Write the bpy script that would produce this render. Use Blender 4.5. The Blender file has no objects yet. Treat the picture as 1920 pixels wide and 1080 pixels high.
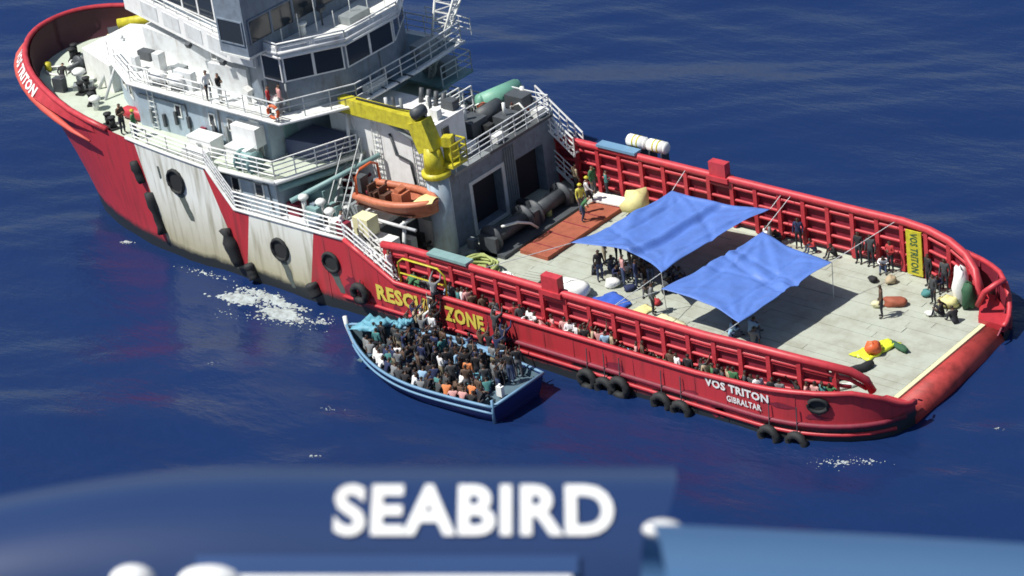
import bpy, bmesh, math, random
import numpy as np
from mathutils import Vector, Matrix, Euler, Quaternion

random.seed(7)
SC = bpy.context.scene
COL = SC.collection
rad = math.radians

# ------------------------------------------------------------------ camera, light, exposure
CAM_LOC = Vector((85.819, -87.8986, 63.5594))
CAM_F = Vector((-0.60795836, 0.64054451, -0.46913683))
CAM_R = Vector((0.76207584, 0.63656352, -0.11843688))
CAM_U = Vector((-0.2227713, 0.42952253, 0.87514761))
cd = bpy.data.cameras.new('camera')
cam = bpy.data.objects.new('camera', cd)
COL.objects.link(cam)
cam.matrix_world = Matrix(((CAM_R.x, CAM_U.x, -CAM_F.x, CAM_LOC.x),
                           (CAM_R.y, CAM_U.y, -CAM_F.y, CAM_LOC.y),
                           (CAM_R.z, CAM_U.z, -CAM_F.z, CAM_LOC.z), (0, 0, 0, 1)))
cd.sensor_width = 36
cd.lens = 5047.1 / 1920 * 36
cd.clip_start = 0.5
cd.clip_end = 20000
cd.dof.use_dof = True
cd.dof.focus_distance = 36
cd.dof.aperture_fstop = 6.3
SC.camera = cam

SUN_DIR = Vector((-0.36, -0.50, 1.0)).normalized()          # towards the sun
world = bpy.data.worlds.new('World')
SC.world = world
world.use_nodes = True
wn = world.node_tree
bg = wn.nodes['Background']
sky = wn.nodes.new('ShaderNodeTexSky')
sky.sky_type = 'NISHITA'
sky.sun_disc = False
sky.sun_elevation = math.asin(SUN_DIR.z)
sky.sun_rotation = math.atan2(SUN_DIR.x, SUN_DIR.y)
wn.links.new(sky.outputs[0], bg.inputs[0])
bg.inputs[1].default_value = 0.075
sd = bpy.data.lights.new('sun', 'SUN')
sd.energy = 4.9
sd.angle = rad(0.5)
sd.color = (1.0, 0.965, 0.9)
sun = bpy.data.objects.new('sun', sd)
COL.objects.link(sun)
sun.rotation_euler = SUN_DIR.to_track_quat('Z', 'Y').to_euler()
sun.location = (0, 0, 80)
SC.view_settings.view_transform = 'Standard'
SC.view_settings.look = 'None'
SC.view_settings.gamma = 1
SC.view_settings.use_curve_mapping = False
SC.view_settings.exposure = 0.22

# ------------------------------------------------------------------ materials
def mat(name, color, rough=0.5, metal=0.0, dirt=0.25, scale=3.0, dark=0.6, bump=0.0, spec=0.5, streak=0.0, rust=(0.22, 0.12, 0.06)):
    m = bpy.data.materials.new(name)
    m.use_nodes = True
    nt = m.node_tree
    b = nt.nodes['Principled BSDF']
    b.inputs['Roughness'].default_value = rough
    b.inputs['Metallic'].default_value = metal
    b.inputs['Specular IOR Level'].default_value = spec
    if dirt <= 0:
        b.inputs['Base Color'].default_value = (*color, 1)
        return m
    geo = nt.nodes.new('ShaderNodeNewGeometry')
    n1 = nt.nodes.new('ShaderNodeTexNoise')
    n1.inputs['Scale'].default_value = scale
    n1.inputs['Detail'].default_value = 6
    n1.inputs['Roughness'].default_value = 0.7
    nt.links.new(geo.outputs['Position'], n1.inputs['Vector'])
    rp = nt.nodes.new('ShaderNodeMapRange')
    rp.inputs[1].default_value = 0.42
    rp.inputs[2].default_value = 0.72
    rp.inputs[3].default_value = 0
    rp.inputs[4].default_value = dirt
    nt.links.new(n1.outputs['Fac'], rp.inputs[0])
    mx = nt.nodes.new('ShaderNodeMix')
    mx.data_type = 'RGBA'
    mx.inputs[6].default_value = (*color, 1)
    mx.inputs[7].default_value = (color[0] * dark, color[1] * dark * 0.92, color[2] * dark * 0.85, 1)
    nt.links.new(rp.outputs[0], mx.inputs[0])
    out = mx.outputs[2]
    if streak:                                   # rusty run marks, drawn out downwards
        mp = nt.nodes.new('ShaderNodeMapping')
        mp.inputs['Scale'].default_value = (2.6, 2.6, 0.35)
        nt.links.new(geo.outputs['Position'], mp.inputs[0])
        n2 = nt.nodes.new('ShaderNodeTexNoise')
        n2.inputs['Scale'].default_value = 1.5
        n2.inputs['Detail'].default_value = 7
        n2.inputs['Roughness'].default_value = 0.65
        nt.links.new(mp.outputs[0], n2.inputs['Vector'])
        r2 = nt.nodes.new('ShaderNodeMapRange')
        r2.inputs[1].default_value = 0.54
        r2.inputs[2].default_value = 0.74
        r2.inputs[4].default_value = streak
        nt.links.new(n2.outputs['Fac'], r2.inputs[0])
        m2 = nt.nodes.new('ShaderNodeMix')
        m2.data_type = 'RGBA'
        m2.inputs[7].default_value = (*rust, 1)
        nt.links.new(r2.outputs[0], m2.inputs[0])
        nt.links.new(out, m2.inputs[6])
        out = m2.outputs[2]
    nt.links.new(out, b.inputs['Base Color'])
    if bump:
        bp = nt.nodes.new('ShaderNodeBump')
        bp.inputs['Strength'].default_value = bump
        bp.inputs['Distance'].default_value = 0.05
        nt.links.new(n1.outputs['Fac'], bp.inputs['Height'])
        nt.links.new(bp.outputs[0], b.inputs['Normal'])
    return m

M = {}
M['white'] = mat('white_paint', (0.78, 0.80, 0.77), 0.45, dirt=0.4, scale=1.6, dark=0.6, streak=0.35)
M['white_clean'] = mat('white_clean_paint', (0.82, 0.83, 0.82), 0.4, dirt=0.3, scale=2.2, streak=0.25)
M['greywhite'] = mat('grey_white_paint', (0.64, 0.67, 0.68), 0.5, dirt=0.5, scale=1.8, dark=0.55, streak=0.45)
M['bluegrey'] = mat('blue_grey_paint', (0.36, 0.45, 0.53), 0.5, dirt=0.5, scale=1.6, dark=0.6, streak=0.55)
M['red'] = mat('red_paint', (0.46, 0.034, 0.046), 0.42, dirt=0.55, scale=1.6, dark=0.5)
M['red_rail'] = mat('red_rail_paint', (0.53, 0.045, 0.060), 0.45, dirt=0.6, scale=2.2, dark=0.5, streak=0.4, rust=(.20, .06, .05))
M['red_dark'] = mat('dark_red_paint', (0.22, 0.018, 0.04), 0.6, dirt=0.6, scale=2.5, dark=0.45, streak=0.5, rust=(.09, .035, .035))
M['deck_green'] = mat('pale_green_deck', (0.50, 0.56, 0.47), 0.7, dirt=0.6, scale=0.7, dark=0.7)
M['plank'] = mat('weathered_deck_plank', (0.40, 0.43, 0.365), 0.8, dirt=0.9, scale=.9, dark=0.7)
M['plank2'] = mat('pale_deck_plank', (0.405, 0.438, 0.372), 0.8, dirt=0.9, scale=.9, dark=0.72)
M['rust'] = mat('rust_oxide', (0.36, 0.10, 0.055), 0.75, dirt=0.7, scale=2.5, dark=0.55)
M['roller'] = mat('worn_red_roller_paint', (0.44, 0.05, 0.045), 0.6, dirt=1.0, scale=.9, dark=0.3)
M['slate'] = mat('slate_grey_with_shade', (0.20, 0.25, 0.31), 0.55, dirt=0.7, scale=2, dark=0.5, streak=0.6, rust=(.10, .08, .07))  # grey darkened to carry the shade of the aft-facing walls; also on gear
M['deck_blue'] = mat('blue_grey_deck_tone', (0.15, 0.23, 0.28), 0.7, dirt=0.6, scale=1.5, dark=0.6)
M['void'] = mat('unlit_interior_dark', (0.025, 0.022, 0.03), 0.8, dirt=0.3)  # near-black standing for the darkness inside the doorways
M['black'] = mat('black_rubber', (0.018, 0.020, 0.022), 0.75, dirt=0.4, scale=5, dark=0.5)
M['darkgrey'] = mat('dark_grey_steel', (0.07, 0.08, 0.09), 0.55, dirt=0.5, scale=3, dark=0.5)
M['grey'] = mat('grey_steel', (0.26, 0.29, 0.30), 0.5, dirt=0.5, scale=3, dark=0.5)
M['glass'] = mat('dark_window_glass', (0.030, 0.038, 0.048), 0.12, dirt=0)
M['yellow'] = mat('crane_yellow', (0.58, 0.52, 0.035), 0.45, dirt=0.7, scale=3.5, dark=0.45, streak=0.5, rust=(.16, .12, .03))
M['yellow_pale'] = mat('pale_yellow', (0.72, 0.66, 0.30), 0.7, dirt=0.4, scale=3, dark=0.7, bump=.5)
M['yellow_text'] = mat('yellow_lettering', (0.72, 0.60, 0.10), 0.5, dirt=0.35, scale=5, dark=0.6)
M['lime'] = mat('lime_plastic', (0.72, 0.80, 0.05), 0.4, dirt=0.2, scale=4)
M['orange'] = mat('orange_grp', (0.52, 0.17, 0.09), 0.5, dirt=0.7, scale=4, dark=0.5)
M['orange2'] = mat('orange_tube', (0.66, 0.13, 0.04), 0.45, dirt=0.3, scale=3, dark=0.6)
M['brown'] = mat('brown_seat', (0.10, 0.045, 0.03), 0.7, dirt=0.3)
M['tarp'] = mat('blue_tarpaulin', (0.095, 0.19, 0.54), 0.5, dirt=0.5, scale=1.3, dark=0.72, spec=0.35, bump=0.9)
M['tarp_dark'] = mat('deep_blue_tarpaulin', (0.05, 0.13, 0.55), 0.5, dirt=0.3, scale=2)
M['boat'] = mat('blue_boat_paint', (0.016, 0.030, 0.15), 0.45, dirt=0.5, scale=1.5, dark=0.6)
M['boat_light'] = mat('light_blue_boat_paint', (0.15, 0.29, 0.44), 0.5, dirt=0.4, scale=3, dark=0.7)
M['boat_in'] = mat('boat_planks', (0.09, 0.15, 0.19), 0.7, dirt=0.5, scale=3, dark=0.5)
M['cyan'] = mat('turquoise_canvas', (0.13, 0.36, 0.47), 0.6, dirt=0.4, scale=4, dark=0.7)
M['green'] = mat('tank_green', (0.17, 0.40, 0.30), 0.5, dirt=0.4, scale=2, dark=0.6)
M['darkgreen'] = mat('dark_green_net', (0.03, 0.10, 0.05), 0.8, dirt=0.4, scale=8)
M['rope'] = mat('yellow_green_rope', (0.38, 0.44, 0.16), 0.85, dirt=0.5, scale=6)
M['teal'] = mat('teal_grey_paint', (0.22, 0.36, 0.36), 0.5, dirt=0.4, scale=2, dark=0.6)
M['cream'] = mat('cream_canvas', (0.70, 0.68, 0.42), 0.75, dirt=0.3, scale=3, dark=0.75)
M['canvas'] = mat('white_canvas', (0.82, 0.83, 0.80), 0.8, dirt=0.3, scale=3, dark=0.75)
M['navy'] = mat('navy_aircraft_paint', (0.018, 0.042, 0.125), 0.3, dirt=0.12, scale=6, dark=0.8)
M['band'] = mat('mid_blue_band', (0.032, 0.072, 0.19), 0.3, dirt=0.1)
M['wing'] = mat('blue_aircraft_paint', (0.065, 0.155, 0.31), 0.35, dirt=0.12, scale=6, dark=0.8)
M['stain'] = mat('dark_stain', (0.10, 0.12, 0.11), 0.7, dirt=0.6, scale=4, dark=0.5)

def hull_material():
    """Painted hull: red with white bands, a dark boot top lifted aft as stern shade and rusty run marks."""
    m = bpy.data.materials.new('hull_paint')
    m.use_nodes = True
    nt = m.node_tree
    L = nt.links.new
    b = nt.nodes['Principled BSDF']
    b.inputs['Roughness'].default_value = 0.42
    geo = nt.nodes.new('ShaderNodeNewGeometry')
    sp = nt.nodes.new('ShaderNodeSeparateXYZ')
    L(geo.outputs['Position'], sp.inputs[0])
    nz = nt.nodes.new('ShaderNodeTexNoise')
    nz.inputs['Scale'].default_value = 0.9
    nz.inputs['Detail'].default_value = 8
    nz.inputs['Roughness'].default_value = 0.72
    L(geo.outputs['Position'], nz.inputs['Vector'])

    def math_(op, a, c, d=None):
        n = nt.nodes.new('ShaderNodeMath')
        n.operation = op
        for i, v in enumerate((a, c, d)):
            if v is None:
                continue
            if isinstance(v, (int, float)):
                n.inputs[i].default_value = v
            else:
                L(v, n.inputs[i])
        return n.outputs[0]
    X, Z = sp.outputs[0], sp.outputs[2]

    def band(xa, ta, xb, tb):   # white between x = xa + ta*z and x = xb + tb*z
        left = math_('GREATER_THAN', math_('SUBTRACT', X, math_('MULTIPLY', Z, ta)), xa)
        right = math_('LESS_THAN', math_('SUBTRACT', X, math_('MULTIPLY', Z, tb)), xb)
        return math_('MULTIPLY', left, right)
    w = math_('MAXIMUM', band(-15.0, -0.17, -8.8, -0.336), band(-9.2, 0.257, -4.65, 0.257))
    wobble = math_('MULTIPLY', math_('SUBTRACT', nz.outputs['Fac'], 0.5), 1.1)
    zz = math_('ADD', Z, wobble)
    stain = nt.nodes.new('ShaderNodeMapRange')
    L(zz, stain.inputs[0])
    stain.inputs[1].default_value = 4.5
    stain.inputs[2].default_value = 1.0
    # vertical streak noise
    mp = nt.nodes.new('ShaderNodeMapping')
    mp.inputs['Scale'].default_value = (2.2, 2.2, 0.22)
    L(geo.outputs['Position'], mp.inputs[0])
    ns = nt.nodes.new('ShaderNodeTexNoise')
    ns.inputs['Scale'].default_value = 1.3
    ns.inputs['Detail'].default_value = 6
    L(mp.outputs[0], ns.inputs['Vector'])
    streak = nt.nodes.new('ShaderNodeMapRange')
    L(ns.outputs['Fac'], streak.inputs[0])
    streak.inputs[1].default_value = 0.48
    streak.inputs[2].default_value = 0.72

    def mix(f, a, c):
        n = nt.nodes.new('ShaderNodeMix')
        n.data_type = 'RGBA'
        for i, v in ((0, f), (6, a), (7, c)):
            if isinstance(v, (int, float)):
                n.inputs[i].default_value = v
            elif isinstance(v, tuple):
                n.inputs[i].default_value = (*v, 1)
            else:
                L(v, n.inputs[i])
        return n.outputs[2]
    white = mix(math_('MULTIPLY', stain.outputs[0], 0.85), (0.80, 0.82, 0.77), (0.36, 0.31, 0.15))
    white = mix(math_('MULTIPLY', streak.outputs[0], 0.8), white, (0.25, 0.23, 0.14))
    red = mix(math_('MULTIPLY', streak.outputs[0], 0.8), (0.46, 0.032, 0.046), (0.21, 0.030, 0.034))
    red = mix(math_('MULTIPLY', nz.outputs['Fac'], 0.3), red, (0.52, 0.060, 0.060))
    c = mix(w, red, white)
    boot = nt.nodes.new('ShaderNodeMapRange')
    shade_rise = math_('MULTIPLY', math_('MAXIMUM', math_('SUBTRACT', X, 19.0), 0.0), 0.07)  # black climbs aft to paint in the shade under the stern
    L(math_('SUBTRACT', math_('ADD', Z, math_('MULTIPLY', wobble, 0.6)), shade_rise), boot.inputs[0])
    boot.inputs[1].default_value = 1.30
    boot.inputs[2].default_value = 0.95
    c = mix(boot.outputs[0], c, (0.022, 0.026, 0.028))
    L(c, b.inputs['Base Color'])
    return m
M['hull'] = hull_material()

# ------------------------------------------------------------------ mesh builder
class MB:
    def __init__(s):
        s.v = []
        s.f = []
        s.mi = []
        s.sm = []

    def add(s, vs, fs, mi=0, smooth=False):
        o = len(s.v)
        s.v.extend([tuple(p) for p in vs])
        for f in fs:
            s.f.append(tuple(i + o for i in f))
            s.mi.append(mi)
            s.sm.append(smooth)
        return s

    def box(s, x0, x1, y0, y1, z0, z1, mi=0):
        vs = [(x, y, z) for z in (z0, z1) for y in (y0, y1) for x in (x0, x1)]
        return s.add(vs, [(0, 2, 3, 1), (4, 5, 7, 6), (0, 1, 5, 4), (2, 6, 7, 3), (0, 4, 6, 2), (1, 3, 7, 5)], mi)

    def obox(s, c, size, rz=0, rx=0, ry=0, mi=0):
        R = Euler((rx, ry, rz)).to_matrix()
        c = Vector(c)
        a = Vector(size) / 2
        vs = [c + R @ Vector((x * a.x, y * a.y, z * a.z)) for z in (-1, 1) for y in (-1, 1) for x in (-1, 1)]
        return s.add(vs, [(0, 2, 3, 1), (4, 5, 7, 6), (0, 1, 5, 4), (2, 6, 7, 3), (0, 4, 6, 2), (1, 3, 7, 5)], mi)

    def prism(s, poly, z0, z1, mi=0):
        n = len(poly)
        area = sum(poly[i][0] * poly[(i + 1) % n][1] - poly[(i + 1) % n][0] * poly[i][1] for i in range(n))
        if area < 0:
            poly = poly[::-1]
        vs = [(x, y, z0) for x, y in poly] + [(x, y, z1) for x, y in poly]
        fs = [tuple(range(n))[::-1], tuple(range(n, 2 * n))]
        fs += [(i, (i + 1) % n, (i + 1) % n + n, i + n) for i in range(n)]
        return s.add(vs, fs, mi)

    def bar(s, p, q, r, n=6, r2=None, mi=0, cap=True):
        p, q = Vector(p), Vector(q)
        d = q - p
        if d.length < 1e-6:
            return s
        a = d.orthogonal().normalized()
        b = d.normalized().cross(a)
        r2 = r if r2 is None else r2
        vs = []
        for (c, rr) in ((p, r), (q, r2)):
            for i in range(n):
                t = 2 * math.pi * i / n
                vs.append(c + (a * math.cos(t) + b * math.sin(t)) * rr)
        fs = [(i, (i + 1) % n, (i + 1) % n + n, i + n) for i in range(n)]
        if cap:
            fs += [tuple(range(n))[::-1], tuple(range(n, 2 * n))]
        return s.add(vs, fs, mi, n > 5)

    def tube(s, pts, r, n=6, mi=0, closed=False, flat=1.0):
        pts = [Vector(p) for p in pts]
        m = len(pts)
        vs = []
        for k in range(m):
            if closed:
                d = pts[(k + 1) % m] - pts[k - 1]
            else:
                d = pts[min(k + 1, m - 1)] - pts[max(k - 1, 0)]
            d.normalize()
            up = Vector((0, 0, 1)) if abs(d.z) < 0.9 else Vector((0, 1, 0))
            a = d.cross(up).normalized()
            b = a.cross(d).normalized()
            rr = r[k] if isinstance(r, (list, tuple)) else r
            for i in range(n):
                t = 2 * math.pi * i / n
                vs.append(pts[k] + (a * math.cos(t) + b * math.sin(t) * flat) * rr)
        fs = []
        for k in range(m if closed else m - 1):
            k2 = (k + 1) % m
            fs += [(k * n + i, k * n + (i + 1) % n, k2 * n + (i + 1) % n, k2 * n + i) for i in range(n)]
        if not closed:
            fs += [tuple(range(n))[::-1], tuple(range((m - 1) * n, m * n))]
        return s.add(vs, fs, mi, True)

    def grid(s, P, mi=0, smooth=True, close_u=False):
        m, n = len(P), len(P[0])
        vs = [p for row in P for p in row]
        fs = []
        for i in range(m if close_u else m - 1):
            for j in range(n - 1):
                i2 = (i + 1) % m
                fs.append((i * n + j, i2 * n + j, i2 * n + j + 1, i * n + j + 1))
        return s.add(vs, fs, mi, smooth)

    def sphere(s, c, r, n=8, m=5, mi=0, sz=1.0, sx=1.0, sy=1.0):
        P = []
        for i in range(n):
            a = 2 * math.pi * i / n
            P.append([(c[0] + r * sx * math.cos(a) * math.sin(math.pi * j / m), c[1] + r * sy * math.sin(a) * math.sin(math.pi * j / m),
                       c[2] - r * sz * math.cos(math.pi * j / m)) for j in range(m + 1)])
        return s.grid(P, mi, True, True)

    def mesh(s, name, mats):
        me = bpy.data.meshes.new(name)
        me.from_pydata(s.v, [], s.f)
        for m in mats if isinstance(mats, (list, tuple)) else [mats]:
            me.materials.append(m)
        me.polygons.foreach_set('material_index', s.mi)
        me.polygons.foreach_set('use_smooth', s.sm)
        me.update()
        return me

def obj(name, mb, mats, parent=None, loc=None, rz=0, recalc=False):
    me = mb.mesh(name, mats) if isinstance(mb, MB) else mb
    if recalc:
        bm = bmesh.new()
        bm.from_mesh(me)
        bmesh.ops.recalc_face_normals(bm, faces=bm.faces)
        bm.to_mesh(me)
        bm.free()
    o = bpy.data.objects.new(name, me)
    COL.objects.link(o)
    if parent:
        o.parent = parent
    if loc is not None:
        o.location = loc
    o.rotation_euler.z = rz
    return o

def tag(o, label=None, cat=None, group=None, kind=None):
    if label:
        o['label'] = label
    if cat:
        o['category'] = cat
    if group:
        o['group'] = group
    if kind:
        o['kind'] = kind
    return o

def thing(name, label, cat, loc=(0, 0, 0), rz=0, group=None):
    o = bpy.data.objects.new(name, None)
    COL.objects.link(o)
    o.location = loc
    o.rotation_euler.z = rz
    o.empty_display_size = 0.2
    return tag(o, label, cat, group)

def dup(o, loc=None, rz=None, label=None, group=None, parent=None):
    c = o.copy()
    COL.objects.link(c)
    c.parent = parent
    if loc is not None:
        c.location = loc
    if rz is not None:
        c.rotation_euler.z = rz
    if label:
        c['label'] = label
    if group:
        c['group'] = group
    for ch in list(o.children):
        dup(ch, parent=c)
    return c

def text_mesh(s, size, bold=0.03, width=1.0, res=2):
    """Flat text as (verts, faces), left-bottom at the origin, cap height = size."""
    cu = bpy.data.curves.new('lettering', 'FONT')
    cu.body = s
    cu.size = 1.0
    cu.offset = bold
    cu.resolution_u = res
    cu.space_character = 1.08
    o = bpy.data.objects.new('lettering', cu)
    COL.objects.link(o)
    dg = bpy.context.evaluated_depsgraph_get()
    me = bpy.data.meshes.new_from_object(o.evaluated_get(dg))
    vs = [v.co.copy() for v in me.vertices]
    fs = [tuple(p.vertices) for p in me.polygons]
    bpy.data.objects.remove(o)
    bpy.data.curves.remove(cu)
    bpy.data.meshes.remove(me)
    x0 = min(v.x for v in vs)
    x1 = max(v.x for v in vs)
    y0 = min(v.y for v in vs)
    y1 = max(v.y for v in vs)
    k = size / (y1 - y0)
    return [((v.x - x0) * k * width, (v.y - y0) * k) for v in vs], fs, (x1 - x0) * k * width

def railing(mb, pts, h=1.0, bars=3, step=1.2, r=0.03, rp=0.03, mi=0):
    """A pipe railing on the line pts: posts and horizontal bars."""
    pts = [Vector(p) for p in pts]
    for k in range(bars):
        z = h * (k + 1) / bars
        for a, b in zip(pts[:-1], pts[1:]):
            mb.bar(a + Vector((0, 0, z)), b + Vector((0, 0, z)), r if k < bars - 1 else r * 1.25, 5, mi=mi)
    for a, b in zip(pts[:-1], pts[1:]):
        n = max(1, int((b - a).length / step))
        for i in range(n + 1):
            q = a.lerp(b, i / n)
            mb.bar(q, q + Vector((0, 0, h)), rp, 5, mi=mi)
    return mb
# ------------------------------------------------------------------ sea
_r = random.Random(3)
WAVES = []
for i in range(26):
    lam = 1.3 * (1.14 ** i)
    ang = rad(118) + _r.gauss(0, 0.42)
    WAVES.append((2 * math.pi / lam * math.cos(ang), 2 * math.pi / lam * math.sin(ang), _r.uniform(0, 6.28), 0.0068 * lam ** 0.75))

SEA, TRIM = 0.62, 0.018        # the ship lies a little down by the stern
def wave(x, y):
    h = 0 * x
    for kx, ky, ph, a in WAVES:
        h = h + a * np.sin(kx * x + ky * y + ph)
    return h

def sea_z(x, y):
    return SEA + TRIM * x + float(wave(x, y))

def sea_axis(c):
    d = list(np.arange(0, 62, 0.55))
    s = 0.55
    while d[-1] < 9000:
        s *= 1.09
        d.append(d[-1] + s)
    d = np.array(d)
    return np.concatenate([-d[::-1], d[1:]]) + c

def build_sea():
    xs, ys = sea_axis(0), sea_axis(0)
    X, Y = np.meshgrid(xs, ys, indexing='ij')
    dist = np.maximum(np.abs(X), np.abs(Y))
    fade = np.clip((400 - dist) / 340, 0, 1)
    Z = wave(X, Y) * fade
    n, m = X.shape
    co = np.stack([X, Y, Z], -1).reshape(-1, 3)
    idx = np.arange(n * m).reshape(n, m)
    q = np.stack([idx[:-1, :-1], idx[1:, :-1], idx[1:, 1:], idx[:-1, 1:]], -1).reshape(-1, 4)
    me = bpy.data.meshes.new('sea')
    me.vertices.add(len(co))
    me.vertices.foreach_set('co', co.ravel())
    me.loops.add(q.size)
    me.loops.foreach_set('vertex_index', q.ravel())
    me.polygons.add(len(q))
    me.polygons.foreach_set('loop_start', np.arange(0, q.size, 4))
    me.polygons.foreach_set('use_smooth', np.ones(len(q), bool))
    me.update(calc_edges=True)
    m = bpy.data.materials.new('sea_water')
    m.use_nodes = True
    nt = m.node_tree
    L = nt.links.new
    b = nt.nodes['Principled BSDF']
    b.inputs['Roughness'].default_value = 0.2
    b.inputs['IOR'].default_value = 1.333
    geo = nt.nodes.new('ShaderNodeNewGeometry')
    # slow colour drift of the water
    n0 = nt.nodes.new('ShaderNodeTexNoise')
    n0.inputs['Scale'].default_value = 0.035
    n0.inputs['Detail'].default_value = 4
    L(geo.outputs['Position'], n0.inputs['Vector'])
    mx = nt.nodes.new('ShaderNodeMix')
    mx.data_type = 'RGBA'
    mx.inputs[6].default_value = (0.0070, 0.0215, 0.084, 1)
    mx.inputs[7].default_value = (0.0085, 0.0255, 0.095, 1)
    L(n0.outputs['Fac'], mx.inputs[0])
    L(mx.outputs[2], b.inputs['Base Color'])
    # wind streaks and ripples, stretched across the wind
    mp = nt.nodes.new('ShaderNodeMapping')
    mp.inputs['Rotation'].default_value = (0, 0, rad(-28))
    mp.inputs['Scale'].default_value = (0.45, 1.1, 1)
    L(geo.outputs['Position'], mp.inputs[0])
    hs = None
    for sc, amp, det in ((0.55, 0.5, 5), (2.2, 0.16, 4)):
        n = nt.nodes.new('ShaderNodeTexNoise')
        n.inputs['Scale'].default_value = sc
        n.inputs['Detail'].default_value = det
        n.inputs['Roughness'].default_value = 0.6
        L(mp.outputs[0], n.inputs['Vector'])
        k = nt.nodes.new('ShaderNodeMath')
        k.operation = 'MULTIPLY_ADD'
        L(n.outputs['Fac'], k.inputs[0])
        k.inputs[1].default_value = amp
        if hs:
            L(hs, k.inputs[2])
        else:
            k.inputs[2].default_value = 0
        hs = k.outputs[0]
    bp = nt.nodes.new('ShaderNodeBump')
    bp.inputs['Strength'].default_value = 0.28
    bp.inputs['Distance'].default_value = 0.6
    L(hs, bp.inputs['Height'])
    L(bp.outputs[0], b.inputs['Normal'])
    me.materials.append(m)
    o = bpy.data.objects.new('sea', me)
    COL.objects.link(o)
    o.location.z = SEA
    o.rotation_euler.y = -math.atan(TRIM)
    tag(o, 'deep blue sea with small wind ripples all round the ship', kind='structure')
    return o
build_sea()

M['foam'] = mat('sea_foam_white', (0.40, 0.45, 0.46), 0.9, dirt=1.0, scale=2.5, dark=0.4)
def foam(name, label, patches, seed):
    rr = random.Random(seed)
    mb = MB()
    for (cx, cy, lx, ly, rz, n, size) in patches:
        for i in range(n):
            a, b = rr.gauss(0, 0.42), rr.gauss(0, 0.42)
            x = cx + a * lx * math.cos(rz) - b * ly * math.sin(rz)
            y = cy + a * lx * math.sin(rz) + b * ly * math.cos(rz)
            s = size * rr.uniform(0.25, 1.0) * (1.15 - min(1, abs(a) + abs(b)) * 0.7)
            k = rr.randint(5, 7)
            ph = rr.uniform(0, 6.28)
            el = rr.uniform(0.3, 0.8)
            ca, sa = math.cos(rz + rr.gauss(0, .5)), math.sin(rz + rr.gauss(0, .5))
            ring = []
            for q in range(k):
                t = ph + 2 * math.pi * q / k
                u, v = math.cos(t) * s * rr.uniform(.6, 1.2), math.sin(t) * s * el * rr.uniform(.6, 1.2)
                px, py = x + u * ca - v * sa, y + u * sa + v * ca
                ring.append((px, py, sea_z(px, py) + 0.012))
            top = (x, y, sea_z(x, y) + 0.03 + 0.18 * s)
            mb.add(ring + [top], [(q, (q + 1) % k, k) for q in range(k)], 0, True)
    o = obj(name, mb, M['foam'])
    tag(o, label, kind='stuff')
    return o
foam('sea_foam', 'white churned foam along the port bow waterline', [(-8.0, -9.1, 1.3, .5, 0.25, 420, .34), (-5.0, -9.2, 1.5, .55, -0.05, 620, .38), (-6.2, -8.3, 2.6, .35, 0.0, 260, .26),
     (-2.6, -8.9, 1.2, .5, 0.1, 60, .15), (-6.6, -8.4, 3.0, .5, 0, 60, .25), (-6.0, -10.2, 3.5, .6, 0.2, 60, .10), (-11.5, -8.2, 2.2, .35, 0.1, 50, .12), (-2.5, -9.8, 2.0, .5, 0.1, 20, .08)], 5)
foam('sea_foam', 'small scatter of foam flecks astern of the ship', [(27.7, -7.9, 1.3, .45, .5, 60, .10), (28.9, -7.3, 1.0, .3, .3, 26, .08)], 6)
foam('sea_foam', 'single foam fleck on open water left of the bow', [(-18.3, -7.5, .5, .25, .2, 26, .16)], 8)
foam('sea_foam', 'tiny foam flecks on the open water below the blue boat', [(6.5, -18.7, .5, .2, .4, 14, .09), (4.3, -15.3, .7, .3, .2, 16, .07), (32.4, -2.6, .5, .2, .2, 10, .06), (-3.9, -15.0, .7, .3, .2, 10, .05)], 9)

# ------------------------------------------------------------------ the ship: hull
SHIP = thing('supply_ship', 'red and white offshore supply ship with long open working deck, crowded with people', 'ship', (0, 0, 0))
DK, AD, BD, CD = 1.9, 4.2, 6.5, 9.1        # deck levels
BEAM = 7.45

def lerp_table(x, T):
    if x <= T[0][0]:
        return T[0][1]
    for (a, b), (c, d) in zip(T[:-1], T[1:]):
        if x <= c:
            return b + (d - b) * (x - a) / (c - a)
    return T[-1][1]
TOPZ = [(-30.5, 8.25), (-27, 7.7), (-22, 7.15), (-16.3, 6.85), (-10.7, 6.5), (-9.1, 4.5), (-1.4, 4.6), (1.7, 2.95), (20, 3.0), (25, 3.3), (27.4, 3.35), (28.3, 3.0), (29.0, 2.15)]
def top_z(x):
    return lerp_table(x, TOPZ)

def bow_shape(z):
    s = min(1, max(0, z / 7.0)) ** 1.35
    x0 = -11 - 2 * s
    tip = -26.8 - 3.7 * s
    return x0, x0 - tip, 2.0 + 0.2 * s

def half_b(x, z):
    if x > 23:
        b = 3.7 + (BEAM - 3.7) * max(0, 1 - ((x - 23) / 6.0) ** 1.9) ** (1 / 1.9)
    else:
        x0, ln, e = bow_shape(z)
        t = min(1, max(0, (x0 - x) / ln))
        b = BEAM * (1 - t ** e) ** (1 / e)
    return b

def hull_pt(x, z, side=-1, off=0.0):
    return (x, side * (half_b(x, z) + off), z)

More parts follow.
